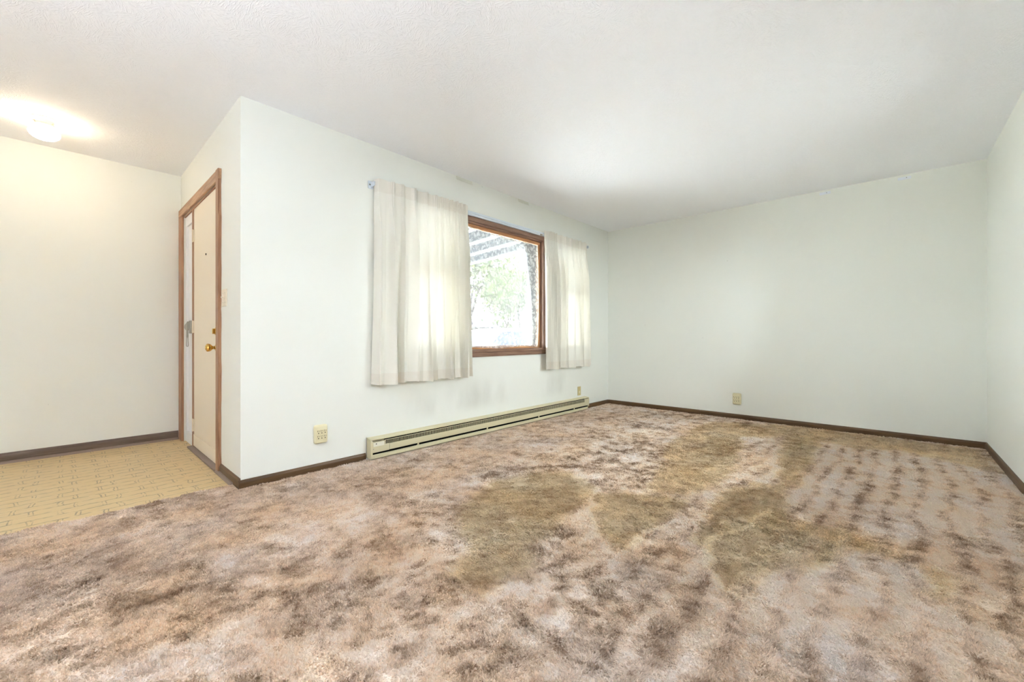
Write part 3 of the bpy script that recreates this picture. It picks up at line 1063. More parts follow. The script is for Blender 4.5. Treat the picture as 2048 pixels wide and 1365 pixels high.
# mounting pads high on the far wall, loose tape at the ceiling line
for (x0, lab) in ((-0.50, 'small white mounting pad under the ceiling, the left of two on the far wall'), (0.085, 'small white mounting pad under the ceiling, near the right corner')):
    t = thing('mounting_pad', lab, 'mounting pad', (x0, YF, 2.405), 'white pads near the far ceiling edge')
    MB().box(x0 - 0.045, x0 + 0.045, YF - 0.004, YF, 2.394, 2.420, 0.002).build('pad', M_TAPE, t)
    MB().box(x0 - 0.004, x0 + 0.04, YF - 0.010, YF - 0.003, 2.398, 2.418, 0.002).build('clip', M_TAPE, t)
    MB().lathe([(0, 0), (0.004, 0), (0, 0.002)], (x0 + 0.014, YF - 0.010, 2.408), (0, -1, 0), 10).build('screw', M_STEEL, t)
for (y0, y1, lab) in ((2.462, 2.655, 'loose strip of joint tape near the ceiling above the left curtain'), (3.323, 3.49, 'loose strip of joint tape near the ceiling above the window pane')):
    o = MB().prism([(XW, 2.436), (XW + 0.002, 2.436), (XW + 0.016, 2.402), (XW + 0.014, 2.400), (XW, 2.43)], y0, y1, 'y').build('joint_tape', M_PEEL)
    tag(o, lab, 'tape', 'loose joint tape strips')
# ------------------------------------------------------------------ carpet
# nap sheen painted as colour: dark flattened areas, pale brushed-up areas, vacuum ridges (floor metres)
OLIVE = [
    [(-1.75, 1.50), (-1.89, 1.86), (-1.83, 2.18), (-1.63, 2.37), (-1.36, 2.27), (-1.27, 1.99), (-1.24, 1.80), (-1.21, 1.60), (-1.21, 1.43), (-1.26, 1.29), (-1.36, 1.24), (-1.51, 1.25)],
    [(-1.32, 2.15), (-1.09, 2.36), (-0.85, 2.43), (-0.86, 2.11), (-0.88, 1.87), (-0.89, 1.66), (-0.99, 1.70), (-1.11, 1.83)],
    [(-0.67, 1.97), (-0.71, 2.37), (-0.76, 2.67), (-0.63, 2.93), (-0.45, 2.92), (-0.41, 2.65), (-0.34, 2.40), (-0.32, 2.05), (-0.38, 1.85), (-0.41, 1.63), (-0.49, 1.74), (-0.59, 1.86)],
    [(-1.11, 2.71), (-1.20, 3.43), (-1.28, 4.18), (-1.05, 4.45), (-0.88, 3.46), (-0.82, 3.04), (-0.85, 2.59)],
    [(-0.74, 4.62), (-0.49, 4.75), (-0.47, 3.44), (-0.53, 3.18), (-0.62, 3.69)],
    [(-1.33, 1.18), (-1.17, 1.35), (-1.07, 1.31), (-1.09, 1.12), (-1.27, 1.03)],
]
CREAM = [
    [(-1.00, 4.28), (-0.94, 4.55), (-0.73, 4.63), (-0.64, 3.76), (-0.53, 3.18), (-0.57, 3.04), (-0.80, 2.97), (-0.87, 3.55)],
    [(-0.48, 4.65), (-0.27, 4.74), (-0.17, 3.94), (-0.18, 3.05), (-0.41, 2.74), (-0.46, 3.30)],
    [(-1.28, 1.98), (-1.34, 2.25), (-1.16, 1.87), (-0.94, 1.62), (-0.93, 1.49), (-1.10, 1.63)],
    [(-0.75, 2.25), (-0.73, 2.43), (-0.72, 2.12), (-0.65, 1.94), (-0.53, 1.76), (-0.43, 1.61), (-0.47, 1.55), (-0.71, 1.80), (-0.87, 1.88)],
    [(-1.89, 2.80), (-1.94, 3.86), (-1.74, 4.37), (-1.70, 3.29), (-1.68, 2.63)],
    [(-0.46, 1.51), (-0.32, 1.86), (-0.17, 2.42), (-0.05, 2.20), (-0.00, 1.51), (-0.35, 1.19)],
    [(-0.01, 2.15), (0.10, 2.49), (0.25, 2.43), (0.12, 1.62), (0.02, 1.53)],
    [(-0.19, 4.46), (0.49, 4.99), (0.52, 3.51), (0.41, 2.72), (0.14, 2.91), (-0.09, 3.03)],
    [(-2.77, 0.67), (-2.65, 1.04), (-2.09, 1.19), (-1.79, 0.87), (-2.02, 0.66)],
]
TAN = [
    [(-1.09, 2.36), (-1.47, 3.75), (-1.48, 4.85), (-0.71, 5.25), (-0.08, 5.22), (-0.48, 4.65), (-0.73, 4.63), (-1.01, 4.32), (-0.79, 3.00), (-0.88, 2.51)],
    [(-0.48, 4.65), (-0.08, 5.22), (0.54, 5.13), (0.54, 4.36), (0.32, 4.47), (0.05, 4.69), (-0.19, 4.46)],
    [(-0.53, 3.11), (-0.73, 4.63), (-0.48, 4.65), (-0.46, 3.30), (-0.45, 2.95)],
    [(-0.36, 2.52), (-0.15, 2.57), (-0.01, 2.39), (-0.14, 2.33), (-0.27, 1.95), (-0.32, 2.00)],
    [(-0.47, 2.78), (-0.78, 2.76), (-0.53, 3.15), (-0.44, 3.26)],
    [(0.10, 2.38), (0.20, 2.38), (0.15, 2.13), (0.10, 2.12)],
    [(-1.35, 1.10), (-1.43, 1.47), (-1.22, 1.59), (-1.11, 1.32), (-1.09, 1.02)],
]
CREASE = [
    [(-1.34, 2.25), (-1.27, 2.04), (-1.16, 1.87), (-1.04, 1.72), (-0.94, 1.62)],
    [(-0.73, 2.49), (-0.73, 2.31), (-0.73, 2.18), (-0.67, 1.99), (-0.57, 1.84), (-0.48, 1.71), (-0.40, 1.62)],
    [(-0.81, 2.11), (-0.87, 1.95), (-0.88, 1.71), (-0.86, 1.50)],
    [(-0.52, 2.31), (-0.59, 2.14), (-0.62, 1.94)],
    [(-0.45, 2.90), (-0.40, 2.74)],
    [(-0.48, 2.58), (-0.53, 2.34)],
    [(-1.38, 1.13), (-1.42, 1.04), (-1.42, 0.94)],
    [(-0.53, 3.11), (-0.64, 3.50)],
]



def hash2(ix, iy, seed):
    h = (ix.astype(np.int64) * 374761393 + iy.astype(np.int64) * 668265263 + seed * 1442695041) & 0xFFFFFFFF
    h = ((h ^ (h >> 13)) * 1274126177) & 0xFFFFFFFF
    h = (h ^ (h >> 16)) & 0xFFFFFFFF
    return h.astype(np.float64) / 4294967295.0


def vnoise(x, y, seed):
    ix, iy = np.floor(x), np.floor(y)
    fx, fy = x - ix, y - iy
    fx = fx * fx * fx * (fx * (fx * 6 - 15) + 10)
    fy = fy * fy * fy * (fy * (fy * 6 - 15) + 10)
    a, b = hash2(ix, iy, seed), hash2(ix + 1, iy, seed)
    c, d = hash2(ix, iy + 1, seed), hash2(ix + 1, iy + 1, seed)
    return (a * (1 - fx) + b * fx) * (1 - fy) + (c * (1 - fx) + d * fx) * fy


def fbm(x, y, seed, oct_=4, gain=0.55):
    s, a, t = 0.0, 1.0, 0.0
    ca, sa = math.cos(0.6), math.sin(0.6)
    for o in range(oct_):
        s = s + a * vnoise(x, y, seed + o * 17)
        t += a
        x, y = (x * ca - y * sa) * 2.03 + 5.2, (x * sa + y * ca) * 2.03 + 1.7
        a *= gain
    return s / t


def sstep(e0, e1, v):
    t = np.clip((v - e0) / (e1 - e0), 0, 1)
    return t * t * (3 - 2 * t)


def seg_dist(x, y, a, b):
    dx, dy = b[0] - a[0], b[1] - a[1]
    t = np.clip(((x - a[0]) * dx + (y - a[1]) * dy) / (dx * dx + dy * dy + 1e-9), 0, 1)
    return np.hypot(x - a[0] - t * dx, y - a[1] - t * dy)


def poly_mask(x, y, polys, soft):
    m = np.zeros_like(x)
    for p in polys:
        ins = np.zeros(x.shape, bool)
        d = np.full(x.shape, 9.0)
        for i in range(len(p)):
            a, b = p[i], p[(i + 1) % len(p)]
            c = ((a[1] > y) != (b[1] > y))
            xi = (b[0] - a[0]) * (y - a[1]) / ((b[1] - a[1]) if abs(b[1] - a[1]) > 1e-9 else 1e-9) + a[0]
            ins ^= c & (x < xi)
            d = np.minimum(d, seg_dist(x, y, a, b))
        sd = np.where(ins, d, -d)
        m = np.maximum(m, sstep(-soft, soft, sd))
    return m


def line_mask(x, y, lines, wdt):
    m = np.zeros_like(x)
    for p in lines:
        d = np.full(x.shape, 9.0)
        for a, b in zip(p, p[1:]):
            d = np.minimum(d, seg_dist(x, y, a, b))
        m = np.maximum(m, 1 - sstep(wdt * 0.4, wdt, d))
    return m


RAMP = [(0.0, (152, 126, 104)), (0.25, (188, 163, 140)), (0.5, (217, 198, 178)), (0.75, (237, 219, 200)), (1.0, (250, 239, 227))]


def carpet_colour(x, y):
    """dye colour: mottling plus painted nap sheen of the shag carpet; returns linear rgb and a nap lean value"""
    wx = x + 0.10 * (fbm(x * 3, y * 3, 91, 3) - 0.5)
    wy = y + 0.10 * (fbm(x * 3 + 9, y * 3, 92, 3) - 0.5)
    v = 0.78 * fbm(wx * 15.0, wy * 15.0, 3, 5, 0.78) + 0.22 * fbm(wx * 3.4, wy * 3.4, 8, 3)
    v = (v - 0.5) * 3.0 + 0.61
    right = sstep(-1.25, -0.35, x) * sstep(0.7, 1.2, y)
    soft = 0.05
    jx = x + 0.05 * (fbm(x * 9, y * 9, 55, 3) - 0.5) * 2
    jy = y + 0.05 * (fbm(x * 9, y * 9, 56, 3) - 0.5) * 2
    ol = poly_mask(jx, jy, OLIVE, soft)
    cr = poly_mask(jx, jy, CREAM, soft)
    tn = poly_mask(jx, jy, TAN, soft) * (1 - ol)
    # vacuum passes run along the room; the sheen of lanes and grooves is painted as colour
    lane = wx * 8.6 + 0.55 * np.sin(wy * 1.1) + 0.5 * (fbm(x * 1.2, y * 0.8, 21, 2) - 0.5) + 0.25 * wy * (wx + 0.4)
    st = 0.5 + 0.5 * np.sin(lane * 2 * np.pi * 0.93)
    groove = sstep(0.72, 0.98, st) * sstep(0.32, 0.55, fbm(x * 2.1, y * 1.1, 33, 2))
    farl = sstep(2.4, 3.0, y) * sstep(-2.3, -1.9, x) * (1 - sstep(-1.0, -0.7, x))
    st2 = 0.5 + 0.5 * np.sin((x * 5.2 + 0.1 * np.sin(y * 2)) * 2 * np.pi)
    v = v * (1 - 0.34 * right) + 0.34 * right * 0.55
    v = v + right * (1 - 0.7 * np.maximum(ol, tn)) * (0.10 + 0.54 * (0.44 - st) - 0.10 * groove + 0.30 * (fbm(x * 8, y * 30, 87, 3) - 0.5)) + farl * 0.16 * (st2 - 0.45)
    rg = line_mask(jx, jy, CREASE, 0.022)
    v = v * (1 - 0.6 * ol) + 0.6 * ol * 0.30
    v = v * (1 - 0.45 * tn) + 0.45 * tn * 0.36
    v = v + 0.16 * cr * (1 - ol)
    v = v + 0.36 * rg
    left = 1 - sstep(-2.3, -0.7, x + 0.25 * y)
    v = (v - 0.55) * (1 - 0.42 * left) + 0.57
    v = v + 0.22 * (fbm(x * 46, y * 46, 88, 2) - 0.5)
    v = np.clip(v, 0.06, 1.0)
    ps = [p for p, _ in RAMP]
    rgb_ = np.stack([np.interp(v, ps, [((c[k] / 255.0 + 0.055) / 1.055) ** 2.4 for _, c in RAMP]) for k in range(3)], -1)
    # olive cast of the flattened areas, rosy or sandy drift elsewhere
    hue = fbm(x * 4.0 + 3, y * 4.0, 71, 3) - 0.5
    rgb_ = rgb_ * (1 + np.stack([0.10 * hue, 0.0 * hue, -0.20 * hue], -1))
    k = ol[..., None]
    rgb_ = rgb_ * (1 - k) + rgb_ * np.array([0.99, 0.985, 0.85]) * k
    rgb_ = rgb_ * (1 - tn[..., None] * np.array([0.0, 0.01, 0.13]))
    nap = (right * (st - 0.5) * 2) + 1.2 * (fbm(x * 1.6, y * 1.6, 44, 3) - 0.5) - ol * 0.8
    return rgb_, nap, ol


def carpet_base_mat():
    m, n, l, p = new_mat('shag_carpet_backing')
    p.inputs['Roughness'].default_value = 1.0
    p.inputs['Specular IOR Level'].default_value = 0.0
    at = n.new('ShaderNodeVertexColor')
    at.layer_name = 'dye_sheen'
    l.new(at.outputs['Color'], p.inputs['Base Color'])
    return m


def pile_mat():
    m = bpy.data.materials.new('shag_carpet_yarn')
    m.use_nodes = True
    n, l = m.node_tree.nodes, m.node_tree.links
    n.remove(n['Principled BSDF'])
    out = n['Material Output']
    at = n.new('ShaderNodeVertexColor')
    at.layer_name = 'dye_sheen'
    d = n.new('ShaderNodeBsdfDiffuse')
    t = n.new('ShaderNodeBsdfTranslucent')
    l.new(at.outputs['Color'], d.inputs['Color'])
    l.new(at.outputs['Color'], t.inputs['Color'])
    ms = n.new('ShaderNodeMixShader')
    ms.inputs[0].default_value = 0.45
    l.new(d.outputs[0], ms.inputs[1])
    l.new(t.outputs[0], ms.inputs[2])
    l.new(ms.outputs[0], out.inputs['Surface'])
    return m


ALB = 1.1      # yarn albedo gain over the seen colours: the pile shades itself


def set_dye_sheen(me, cols):
    ca = me.color_attributes.new('dye_sheen', 'FLOAT_COLOR', 'POINT')
    c4 = np.ones((len(cols), 4), np.float32)
    c4[:, :3] = cols * np.minimum(1.0, 0.93 / np.maximum(cols.max(1, keepdims=True), 1e-6))
    ca.data.foreach_set('color', c4.ravel())


CX0, CX1, CY0, CY1 = CARPET_X, XR, YB, YF


def in_carpet(x, y):
    edge = CARPET_X + 0.012 * np.sin(y * 9) + 0.008 * np.sin(y * 31)
    a = (x > edge) & (y < YN) | (x > XW + 0.004)
    heater = (x < HX + 0.004) & (y > HY0 - 0.004) & (y < HY1 - 0.03)
    bbm = (x < XW + 0.014) & (y > YN - 0.02)
    return a & ~heater & ~bbm & (x < XR - 0.014) & (y < YF - 0.014) & (y > YB) & ~((y > YN - 0.014) & (x < XW))


# backing
gx = np.arange(CX0, CX1 + 0.02, 0.03)
gy = np.arange(CY0, CY1 + 0.02, 0.03)
gx[-1], gy[-1] = CX1, CY1
GX, GY = np.meshgrid(gx, gy)
cx_, cy_ = GX.ravel(), GY.ravel()
cols, _, _ = carpet_colour(cx_, cy_)
me = bpy.data.meshes.new('carpet')
nx, ny = len(gx), len(gy)
vid = np.arange(nx * ny).reshape(ny, nx)
F = np.stack([vid[:-1, :-1], vid[:-1, 1:], vid[1:, 1:], vid[1:, :-1]], -1).reshape(-1, 4)
fc = np.stack([cx_[F].mean(1), cy_[F].mean(1)], -1)
F = F[(fc[:, 0] > XW) | (fc[:, 1] < YN)]
me.from_pydata(np.stack([cx_, cy_, np.full_like(cx_, 0.004)], -1).tolist(), [], F.tolist())
set_dye_sheen(me, cols * 1.0)
me.materials.append(carpet_base_mat())
carpet = bpy.data.objects.new('carpet', me)
COL.objects.link(carpet)
tag(carpet, 'mottled beige and brown shag carpet with vacuum tracks', 'carpet')

# yarn tufts: bent ribbons leaning with the brushed nap, finer near the camera
fwd = np.array([-math.sin(YAW), math.cos(YAW)])
rgt = np.array([math.cos(YAW), math.sin(YAW)])
TX, TY, TS = [], [], []
for (d0, d1, sp) in ((0.55, 1.0, 0.0085), (1.0, 1.75, 0.0062), (1.75, 2.6, 0.0078), (2.6, 3.8, 0.0105), (3.8, 6.4, 0.0135)):
    ax_ = np.arange(CX0 - 0.03, CX1, sp)
    ay_ = np.arange(-1.9, CY1, sp)
    X, Y = np.meshgrid(ax_, ay_)
    X = X.ravel() + rng.uniform(-0.5, 0.5, X.size) * sp
    Y = Y.ravel() + rng.uniform(-0.5, 0.5, Y.size) * sp
    dd = X * fwd[0] + Y * fwd[1]
    lat = np.abs(X * rgt[0] + Y * rgt[1])
    k = (dd >= d0) & (dd < d1) & (lat < dd * 1.36 + 0.25) & in_carpet(X, Y)
    TX.append(X[k]); TY.append(Y[k]); TS.append(np.full(k.sum(), sp))
TX, TY, TS = np.concatenate(TX), np.concatenate(TY), np.concatenate(TS)
cols, nap, olv = carpet_colour(TX, TY)
NB = 3
n_t = len(TX)
bx = np.repeat(TX, NB) + rng.normal(0, 0.3, n_t * NB) * np.repeat(TS, NB)
by = np.repeat(TY, NB) + rng.normal(0, 0.3, n_t * NB) * np.repeat(TS, NB)
keep = in_carpet(bx, by)
sp = np.repeat(TS, NB)
nb_ = np.repeat(nap, NB)
lump = fbm(bx * 16, by * 16, 77, 3) - 0.5
# clumps: the tufts part along crooked cracks between fist-sized bunches
wx_ = bx * 15 + 1.1 * fbm(bx * 22, by * 22, 61, 2)
wy_ = by * 15 + 1.1 * fbm(bx * 22 + 7, by * 22, 62, 2)
F1 = np.full_like(bx, 9.0)
F2 = np.full_like(bx, 9.0)
QX = np.zeros_like(bx)
QY = np.zeros_like(bx)
for ci in (-1, 0, 1):
    for cj in (-1, 0, 1):
        gx_, gy_ = np.floor(wx_) + ci, np.floor(wy_) + cj
        px_, py_ = gx_ + hash2(gx_, gy_, 5), gy_ + hash2(gx_, gy_, 6)
        d_ = np.hypot(px_ - wx_, py_ - wy_)
        nearer = d_ < F1
        F2 = np.where(nearer, F1, np.minimum(F2, d_))
        QX = np.where(nearer, px_ - wx_, QX)
        QY = np.where(nearer, py_ - wy_, QY)
        F1 = np.where(nearer, d_, F1)
crack = (1 - sstep(0.03, 0.22, F2 - F1)) * sstep(0.46, 0.6, fbm(bx * 5 + 2, by * 5, 66, 3))
hgt = (0.0086 + 0.011 * lump) * rng.uniform(0.75, 1.2, n_t * NB) * (1 - 0.3 * np.repeat(olv, NB)) * (1 - 0.6 * crack)
ang = rng.uniform(0, 2 * np.pi, n_t * NB)
lx = 0.0042 * np.cos(ang) + 0.003 * np.sin(nb_ * 3) + 0.006 * QX * crack
ly = 0.0042 * np.sin(ang) + 0.006 * nb_ + 0.006 * QY * crack
wa = rng.uniform(0, 2 * np.pi, n_t * NB)
hw = 0.36 * sp * rng.uniform(0.7, 1.3, n_t * NB)
ux, uy = np.cos(wa) * hw, np.sin(wa) * hw
z0 = 0.003
V = np.empty((n_t * NB, 5, 3), np.float32)
V[:, 0] = np.stack([bx - ux, by - uy, np.full_like(bx, z0)], -1)
V[:, 1] = np.stack([bx + ux, by + uy, np.full_like(bx, z0)], -1)
V[:, 2] = np.stack([bx + ux * 0.9 + lx * 0.45, by + uy * 0.9 + ly * 0.45, z0 + hgt * 0.65], -1)
V[:, 3] = np.stack([bx - ux * 0.9 + lx * 0.45, by - uy * 0.9 + ly * 0.45, z0 + hgt * 0.65], -1)
V[:, 4] = np.stack([bx + lx * 1.3, by + ly * 1.3, z0 + hgt], -1)
cb = np.repeat(cols, NB, 0) * rng.uniform(0.80, 1.10, (n_t * NB, 1)) * ALB
# yarn roots are the darker undyed-wash end of each strand, tips bleached
C = np.repeat(cb[:, None, :], 5, 1)
V, C = V[keep], C[keep]
NBL = len(V)
me = bpy.data.meshes.new('pile')
me.vertices.add(NBL * 5)
me.vertices.foreach_set('co', V.ravel())
base = (np.arange(NBL) * 5)[:, None]
loops = (base + np.array([[0, 1, 2, 3, 3, 2, 4]])).ravel().astype(np.int32)
me.loops.add(len(loops))
me.loops.foreach_set('vertex_index', loops)
me.polygons.add(NBL * 2)
ls = (np.arange(NBL) * 7)[:, None] + np.array([[0, 4]])
me.polygons.foreach_set('loop_start', ls.ravel().astype(np.int32))
me.update(calc_edges=True)
me.validate()
set_dye_sheen(me, C.reshape(-1, 3))
me.materials.append(pile_mat())
pile = bpy.data.objects.new('pile', me)
COL.objects.link(pile)
pile.parent = carpet
pile['kind'] = 'stuff'
pile['label'] = 'tufted shag yarn of the carpet'

# ------------------------------------------------------------------ outside the front window
GZ = -0.42
M_LAWN = mat('pale_dry_lawn', rgb(84, 86, 62), 0.9, var=0.2, scale=3, spec=0.0)
M_DRIVE = mat('concrete_drive', rgb(234, 232, 228), 0.8, var=0.04, scale=4)
M_PAV = mat('weathered_grey_paving', rgb(92, 90, 87), 0.85, var=0.1, scale=3)
M_SHEET = cloth_mat('translucent_fibreglass_porch_sheet', rgb(46, 50, 56), 0.01, rgb(140, 150, 158))
M_PURL = mat('white_porch_batten', rgb(206, 208, 210), 0.5)
M_SIDING = mat('taupe_lap_siding', rgb(160, 151, 141), 0.7)
M_BARK = mat('grey_bark', rgb(38, 34, 31), 0.9, var=0.2, scale=10, spec=0.0)
M_LEAF = mat('yellow_green_leaf', rgb(58, 66, 38), 0.9, var=0.2, scale=4, spec=0.0)
M_LEAF2 = mat('blue_green_needles', rgb(40, 50, 42), 0.9, var=0.2, scale=4, spec=0.0)
M_CAR = mat('white_car_paint', rgb(236, 238, 242), 0.25, var=0.01, spec=0.6)
M_CARG = mat('tinted_car_glass', rgb(22, 28, 40), 0.4, var=0.02, spec=0.05)
M_TYRE = mat('black_tyre_rubber', rgb(32, 32, 34), 0.8)
M_RED = mat('brick_red_wall', rgb(62, 54, 52), 0.9, var=0.1, scale=12, spec=0.0)
M_ROOF = mat('grey_roof_shingle', rgb(56, 54, 58), 0.9, var=0.1, scale=10, spec=0.0)

gnd = MB().box(-60, -3.25, -30, 60, GZ - 0.2, GZ).build('lawn', M_LAWN)
struct(gnd, 'pale lawn in front of the house', 'lawn')
gb = MB().box(-3.2, 25, -40, 20, GZ - 0.2, GZ).build('patio', M_PAV)
struct(gb, 'grey paved patio behind the house', 'patio')
struct(MB().box(-14.5, -7.2, -30, 60, GZ, GZ + 0.012).build('driveway', M_DRIVE), 'pale concrete driveway beyond the porch', 'driveway')
struct(MB().box(-6.9, XW - WT, 0.86, 5.6, GZ, -0.12).build('porch_slab', M_DRIVE), 'concrete porch slab outside the front window', 'porch')

pr = thing('porch_roof', 'grey ribbed porch roof with white battens seen through the lace', 'porch roof', (-5, 3.2, 2.5))


def roofz(x):
    return 2.56 + 0.05 * (x + 3.1)


for k in range(9):
    y0 = 1.0 + k * 0.5
    MB().prism([(XW - WT, roofz(-3.1) + 0.02), (-6.9, roofz(-6.9) + 0.02), (-6.9, roofz(-6.9) + 0.035), (XW - WT, roofz(-3.1) + 0.035)], y0, y0 + (0.498 if k < 8 else 0.62), 'y').build('roof_sheet', M_SHEET, pr)
    MB().prism([(XW - WT, roofz(-3.1) - 0.02), (-6.9, roofz(-6.9) - 0.02), (-6.9, roofz(-6.9) + 0.02), (XW - WT, roofz(-3.1) + 0.02)], y0 + 0.485, y0 + 0.508, 'y').build('batten', M_PURL, pr)
MB().box(-6.98, -6.88, 0.95, 5.55, roofz(-6.9) - 0.12, roofz(-6.9) + 0.05).build('eaves_beam', M_PURL, pr)
for y0 in (1.0, 5.42):
    MB().box(-6.98, -6.88, y0, y0 + 0.1, -0.12, roofz(-6.9) - 0.12).build('post', M_PURL, pr)

sw_ = thing('porch_side_wall', 'taupe sided wall closing the end of the porch', 'wall', (-3.8, 5.6, -0.12))
MB().box(-4.6, XW - WT - 0.001, 5.53, 5.6, -0.12, 2.46).build('sheathing', M_SIDING, sw_)
for k in range(13):
    z = -0.12 + k * 0.197
    MB().prism([(5.53, z), (5.508, z), (5.522, z + 0.195), (5.53, z + 0.195)], -4.6, XW - WT - 0.001, 'x').build('siding_board', M_SIDING, sw_)
MB().box(-4.69, -4.6, 5.5, 5.62, -0.12, 2.475).build('corner_post', M_PURL, sw_)

# parked car: lofted body, its side parallel to the street
car = thing('car', 'white car parked on the driveway beyond the lace', 'car', (-9.9, 10.2, GZ))
CY, CXc = 7.5, -9.9
side = [(0.0, 0.42), (0.02, 0.66), (0.12, 0.82), (0.9, 0.98), (1.02, 1.0), (1.85, 1.58), (2.3, 1.66), (3.3, 1.67), (4.1, 1.60), (4.45, 1.10), (4.62, 1.0), (4.66, 0.5), (4.6, 0.34), (3.95, 0.30), (3.9, 0.5), (3.7, 0.66), (3.45, 0.66), (3.25, 0.5), (3.2, 0.30), (1.4, 0.30), (1.35, 0.5), (1.15, 0.66), (0.9, 0.66), (0.7, 0.5), (0.65, 0.30), (0.1, 0.32)]
mb = MB()
secs = []
for (xo, f) in ((-0.92, 1.0), (-0.86, 1.0), (0.86, 1.0), (0.92, 1.0)):
    row = []
    for (a, b) in side:
        inset = 0.0
        if b > 1.0:
            inset = (b - 1.0) * 0.30
        xx = xo * (1 - inset / 0.92 * (1.0))
        bb = b if abs(xo) < 0.9 else (b - 0.03 if b > 0.9 else b)
        row.append(mb.bm.verts.new((CXc + xx, CY + a, GZ + bb)))
    secs.append(row)
for a, b in zip(secs, secs[1:]):
    for k in range(len(a)):
        mb.bm.faces.new((a[k], a[(k + 1) % len(a)], b[(k + 1) % len(a)], b[k]))
mb.bm.faces.new(secs[0])
mb.bm.faces.new(secs[-1][::-1])
mb.build('body', M_CAR, car)


def car_window(pts, name='side_window'):
    for s in (1, -1):
        m_ = MB()
        A, B = [], []
        for (a, b) in pts:
            ins = (b - 1.0) * 0.30
            A.append(m_.bm.verts.new((CXc + s * (0.925 - ins), CY + a, GZ + b)))
            B.append(m_.bm.verts.new((CXc + s * (0.88 - ins), CY + a, GZ + b)))
        m_.bm.faces.new(A)
        m_.bm.faces.new(B[::-1])
        for k in range(len(A)):
            m_.bm.faces.new((A[k], B[k], B[(k + 1) % len(A)], A[(k + 1) % len(A)]))
        m_.build(name, M_CARG, car)


car_window([(1.22, 1.04), (1.95, 1.53), (2.42, 1.57), (2.42, 1.04)])
car_window([(2.50, 1.04), (2.50, 1.57), (3.3, 1.57), (3.42, 1.04)])
car_window([(3.50, 1.04), (3.40, 1.56), (3.95, 1.50), (4.2, 1.10)])
m_ = MB()
m_.grid([[(CXc - 0.74, CY + 1.06, GZ + 1.035), (CXc + 0.74, CY + 1.06, GZ + 1.035)], [(CXc - 0.62, CY + 1.82, GZ + 1.57), (CXc + 0.62, CY + 1.82, GZ + 1.57)]])
m_.build('windscreen', M_CARG, car)
for s in (1, -1):
    for a in (1.02, 3.58):
        wh = MB().lathe([(0, -0.1), (0.24, -0.1), (0.31, -0.08), (0.33, 0), (0.31, 0.08), (0.24, 0.1), (0, 0.1)], (CXc + s * 0.82, CY + a, GZ + 0.345), (1, 0, 0), 24).build('wheel', M_TYRE, car, True, 40)
        MB().lathe([(0, 0.0), (0.2, 0.0), (0.21, 0.012), (0.05, 0.02), (0, 0.02)], (CXc + s * 0.92, CY + a, GZ + 0.345), (s, 0, 0), 20).build('hubcap', M_STEEL, wh)
    MB().box(CXc + s * 0.98 - 0.09, CXc + s * 0.98 + 0.09, CY + 1.3, CY + 1.42, GZ + 1.03, GZ + 1.17, 0.03).build('wing_mirror', M_CAR, car)


def tree(name, label, base, h, spread, seed, leaf_m, nleaf, leaf_size, bare):
    r = random.Random(seed)
    t = thing(name, label, 'tree', base, 'trees across the drive')
    b = Vector(base)
    wood_ = MB()
    tips = []

    def grow(p, d, L, rad, depth):
        pts, rr = [p], [rad]
        q = p.copy()
        dd_ = d.copy()
        for k in range(3):
            dd_ = (dd_ + Vector((r.uniform(-1, 1), r.uniform(-1, 1), r.uniform(-0.3, 0.8))) * 0.16).normalized()
            q = q + dd_ * (L / 3)
            pts.append(q.copy())
            rr.append(rad * (1 - 0.16 * (k + 1)))
        wood_.tube(pts, rr, 6 if depth < 2 else 4)
        if depth >= 4:
            tips.append(q)
            return
        for k in range(3 if depth < 3 else 2):
            nd = (dd_ + Vector((r.uniform(-1, 1), r.uniform(-1, 1), r.uniform(-0.2, 0.7))) * spread).normalized()
            grow(q, nd, L * r.uniform(0.62, 0.8), rad * 0.55, depth + 1)
        tips.append(q)
    grow(b, Vector((0, 0, 1)), h * 0.3, h * 0.022, 0)
    wood_.build('trunk', M_BARK, t)
    lv = MB()
    for k in range(nleaf):
        p = r.choice(tips) + Vector((r.gauss(0, 1), r.gauss(0, 1), r.gauss(0, 0.7))) * (h * 0.07)
        a = Vector((r.uniform(-1, 1), r.uniform(-1, 1), r.uniform(-1, 1))).normalized()
        c = a.orthogonal().normalized()
        s_ = leaf_size * r.uniform(0.6, 1.3)
        vs_ = [lv.bm.verts.new(p + a * s_), lv.bm.verts.new(p + c * s_ * 0.5), lv.bm.verts.new(p - a * s_), lv.bm.verts.new(p - c * s_ * 0.5)]
        lv.bm.faces.new(vs_)
    f = lv.build('foliage', leaf_m, t)
    f['kind'] = 'stuff'


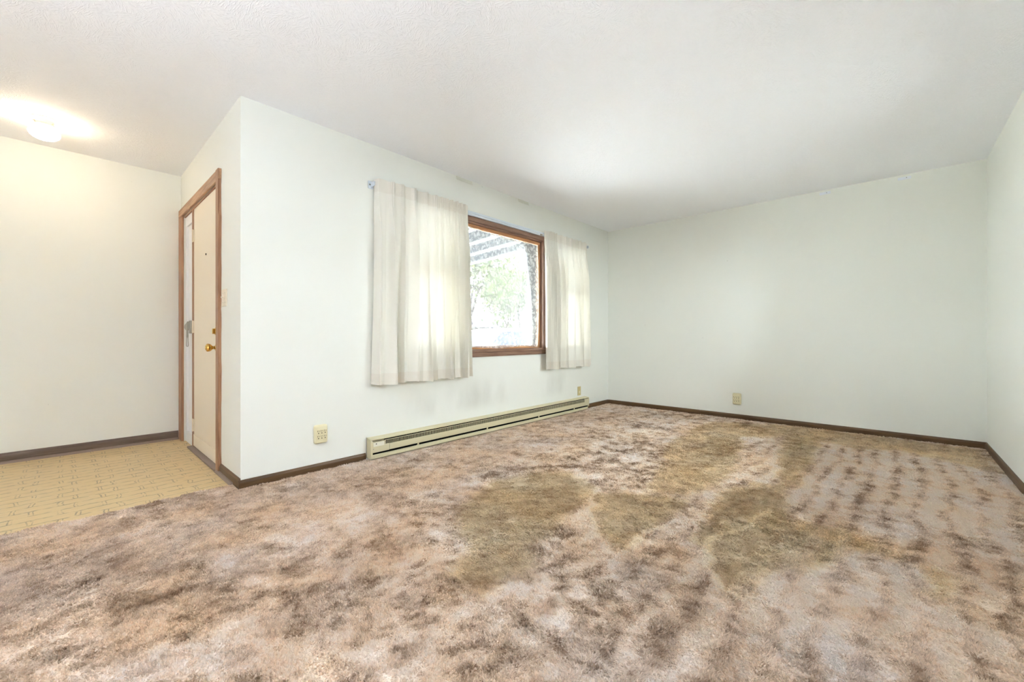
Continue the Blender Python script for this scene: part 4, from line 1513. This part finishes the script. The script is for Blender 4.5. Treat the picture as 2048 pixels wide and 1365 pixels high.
tree('tree', 'sparse leafed tree standing left behind the white car', (-17.5, 16.2, GZ), 8.5, 0.85, 4, M_LEAF, 1600, 0.16, True)
tree('tree', 'yellow green tree standing directly behind the white car', (-21.0, 22.6, GZ), 6.5, 0.8, 9, M_LEAF, 5200, 0.2, False)
tree('tree', 'tall bare tree far back beside the porch post', (-30.0, 34.2, GZ), 12.0, 0.6, 12, M_LEAF2, 300, 0.14, True)
for i, (x, y, s_) in enumerate(((-14.0, 13.2, 0.75), (-15.0, 16.6, 1.0), (-15.4, 18.6, 0.9))):
    r = random.Random(40 + i)
    sh = thing('shrub', ['low shrub left of the white car', 'round shrub behind the roof of the white car', 'shrub beside the porch post behind the car'][i], 'shrub', (x, y, GZ), 'shrubs beyond the drive')
    st_ = MB()
    for k in range(7):
        a = k * 0.9
        st_.tube([(x, y, GZ), (x + 0.25 * s_ * math.cos(a), y + 0.25 * s_ * math.sin(a), GZ + 0.7 * s_), (x + 0.5 * s_ * math.cos(a), y + 0.5 * s_ * math.sin(a), GZ + 1.2 * s_)], [0.03, 0.02, 0.008], 5)
    st_.build('stems', M_BARK, sh)
    lv = MB()
    for k in range(700):
        d = Vector((r.gauss(0, 1), r.gauss(0, 1), r.gauss(0, 1))).normalized() * (r.random() ** 0.4)
        p = Vector((x + d.x * 0.75 * s_, y + d.y * 0.75 * s_, GZ + 0.85 * s_ + d.z * 0.7 * s_))
        a = Vector((r.uniform(-1, 1), r.uniform(-1, 1), r.uniform(-1, 1))).normalized()
        c = a.orthogonal().normalized()
        q = 0.09 * s_
        lv.bm.faces.new([lv.bm.verts.new(p + a * q), lv.bm.verts.new(p + c * q * 0.6), lv.bm.verts.new(p - a * q), lv.bm.verts.new(p - c * q * 0.6)])
    f = lv.build('foliage', M_LEAF2 if i != 1 else M_LEAF, sh)
    f['kind'] = 'stuff'

# neighbour's house across the street
nh = thing('house', 'low house across the street', 'house', (-40, 30, GZ))
MB().box(-46, -37, 24, 38, GZ, GZ + 2.6).build('wall', M_RED, nh)
MB().prism([(-46.6, GZ + 2.6), (-36.4, GZ + 2.6), (-41.5, GZ + 4.3)], 23.5, 38.5, 'y').build('roof', M_ROOF, nh)
for y0 in (25.5, 28.5, 33.0, 35.8):
    f = MB().box(-37.02, -36.94, y0, y0 + 1.2, GZ + 0.9, GZ + 2.1, 0.02).build('window', M_PURL, nh)
    MB().box(-36.95, -36.92, y0 + 0.08, y0 + 1.12, GZ + 0.98, GZ + 2.02).build('pane', M_CARG, f)
dd2 = MB().box(-37.02, -36.94, 31.0, 32.0, GZ, GZ + 2.1, 0.02).build('door', M_PURL, nh)
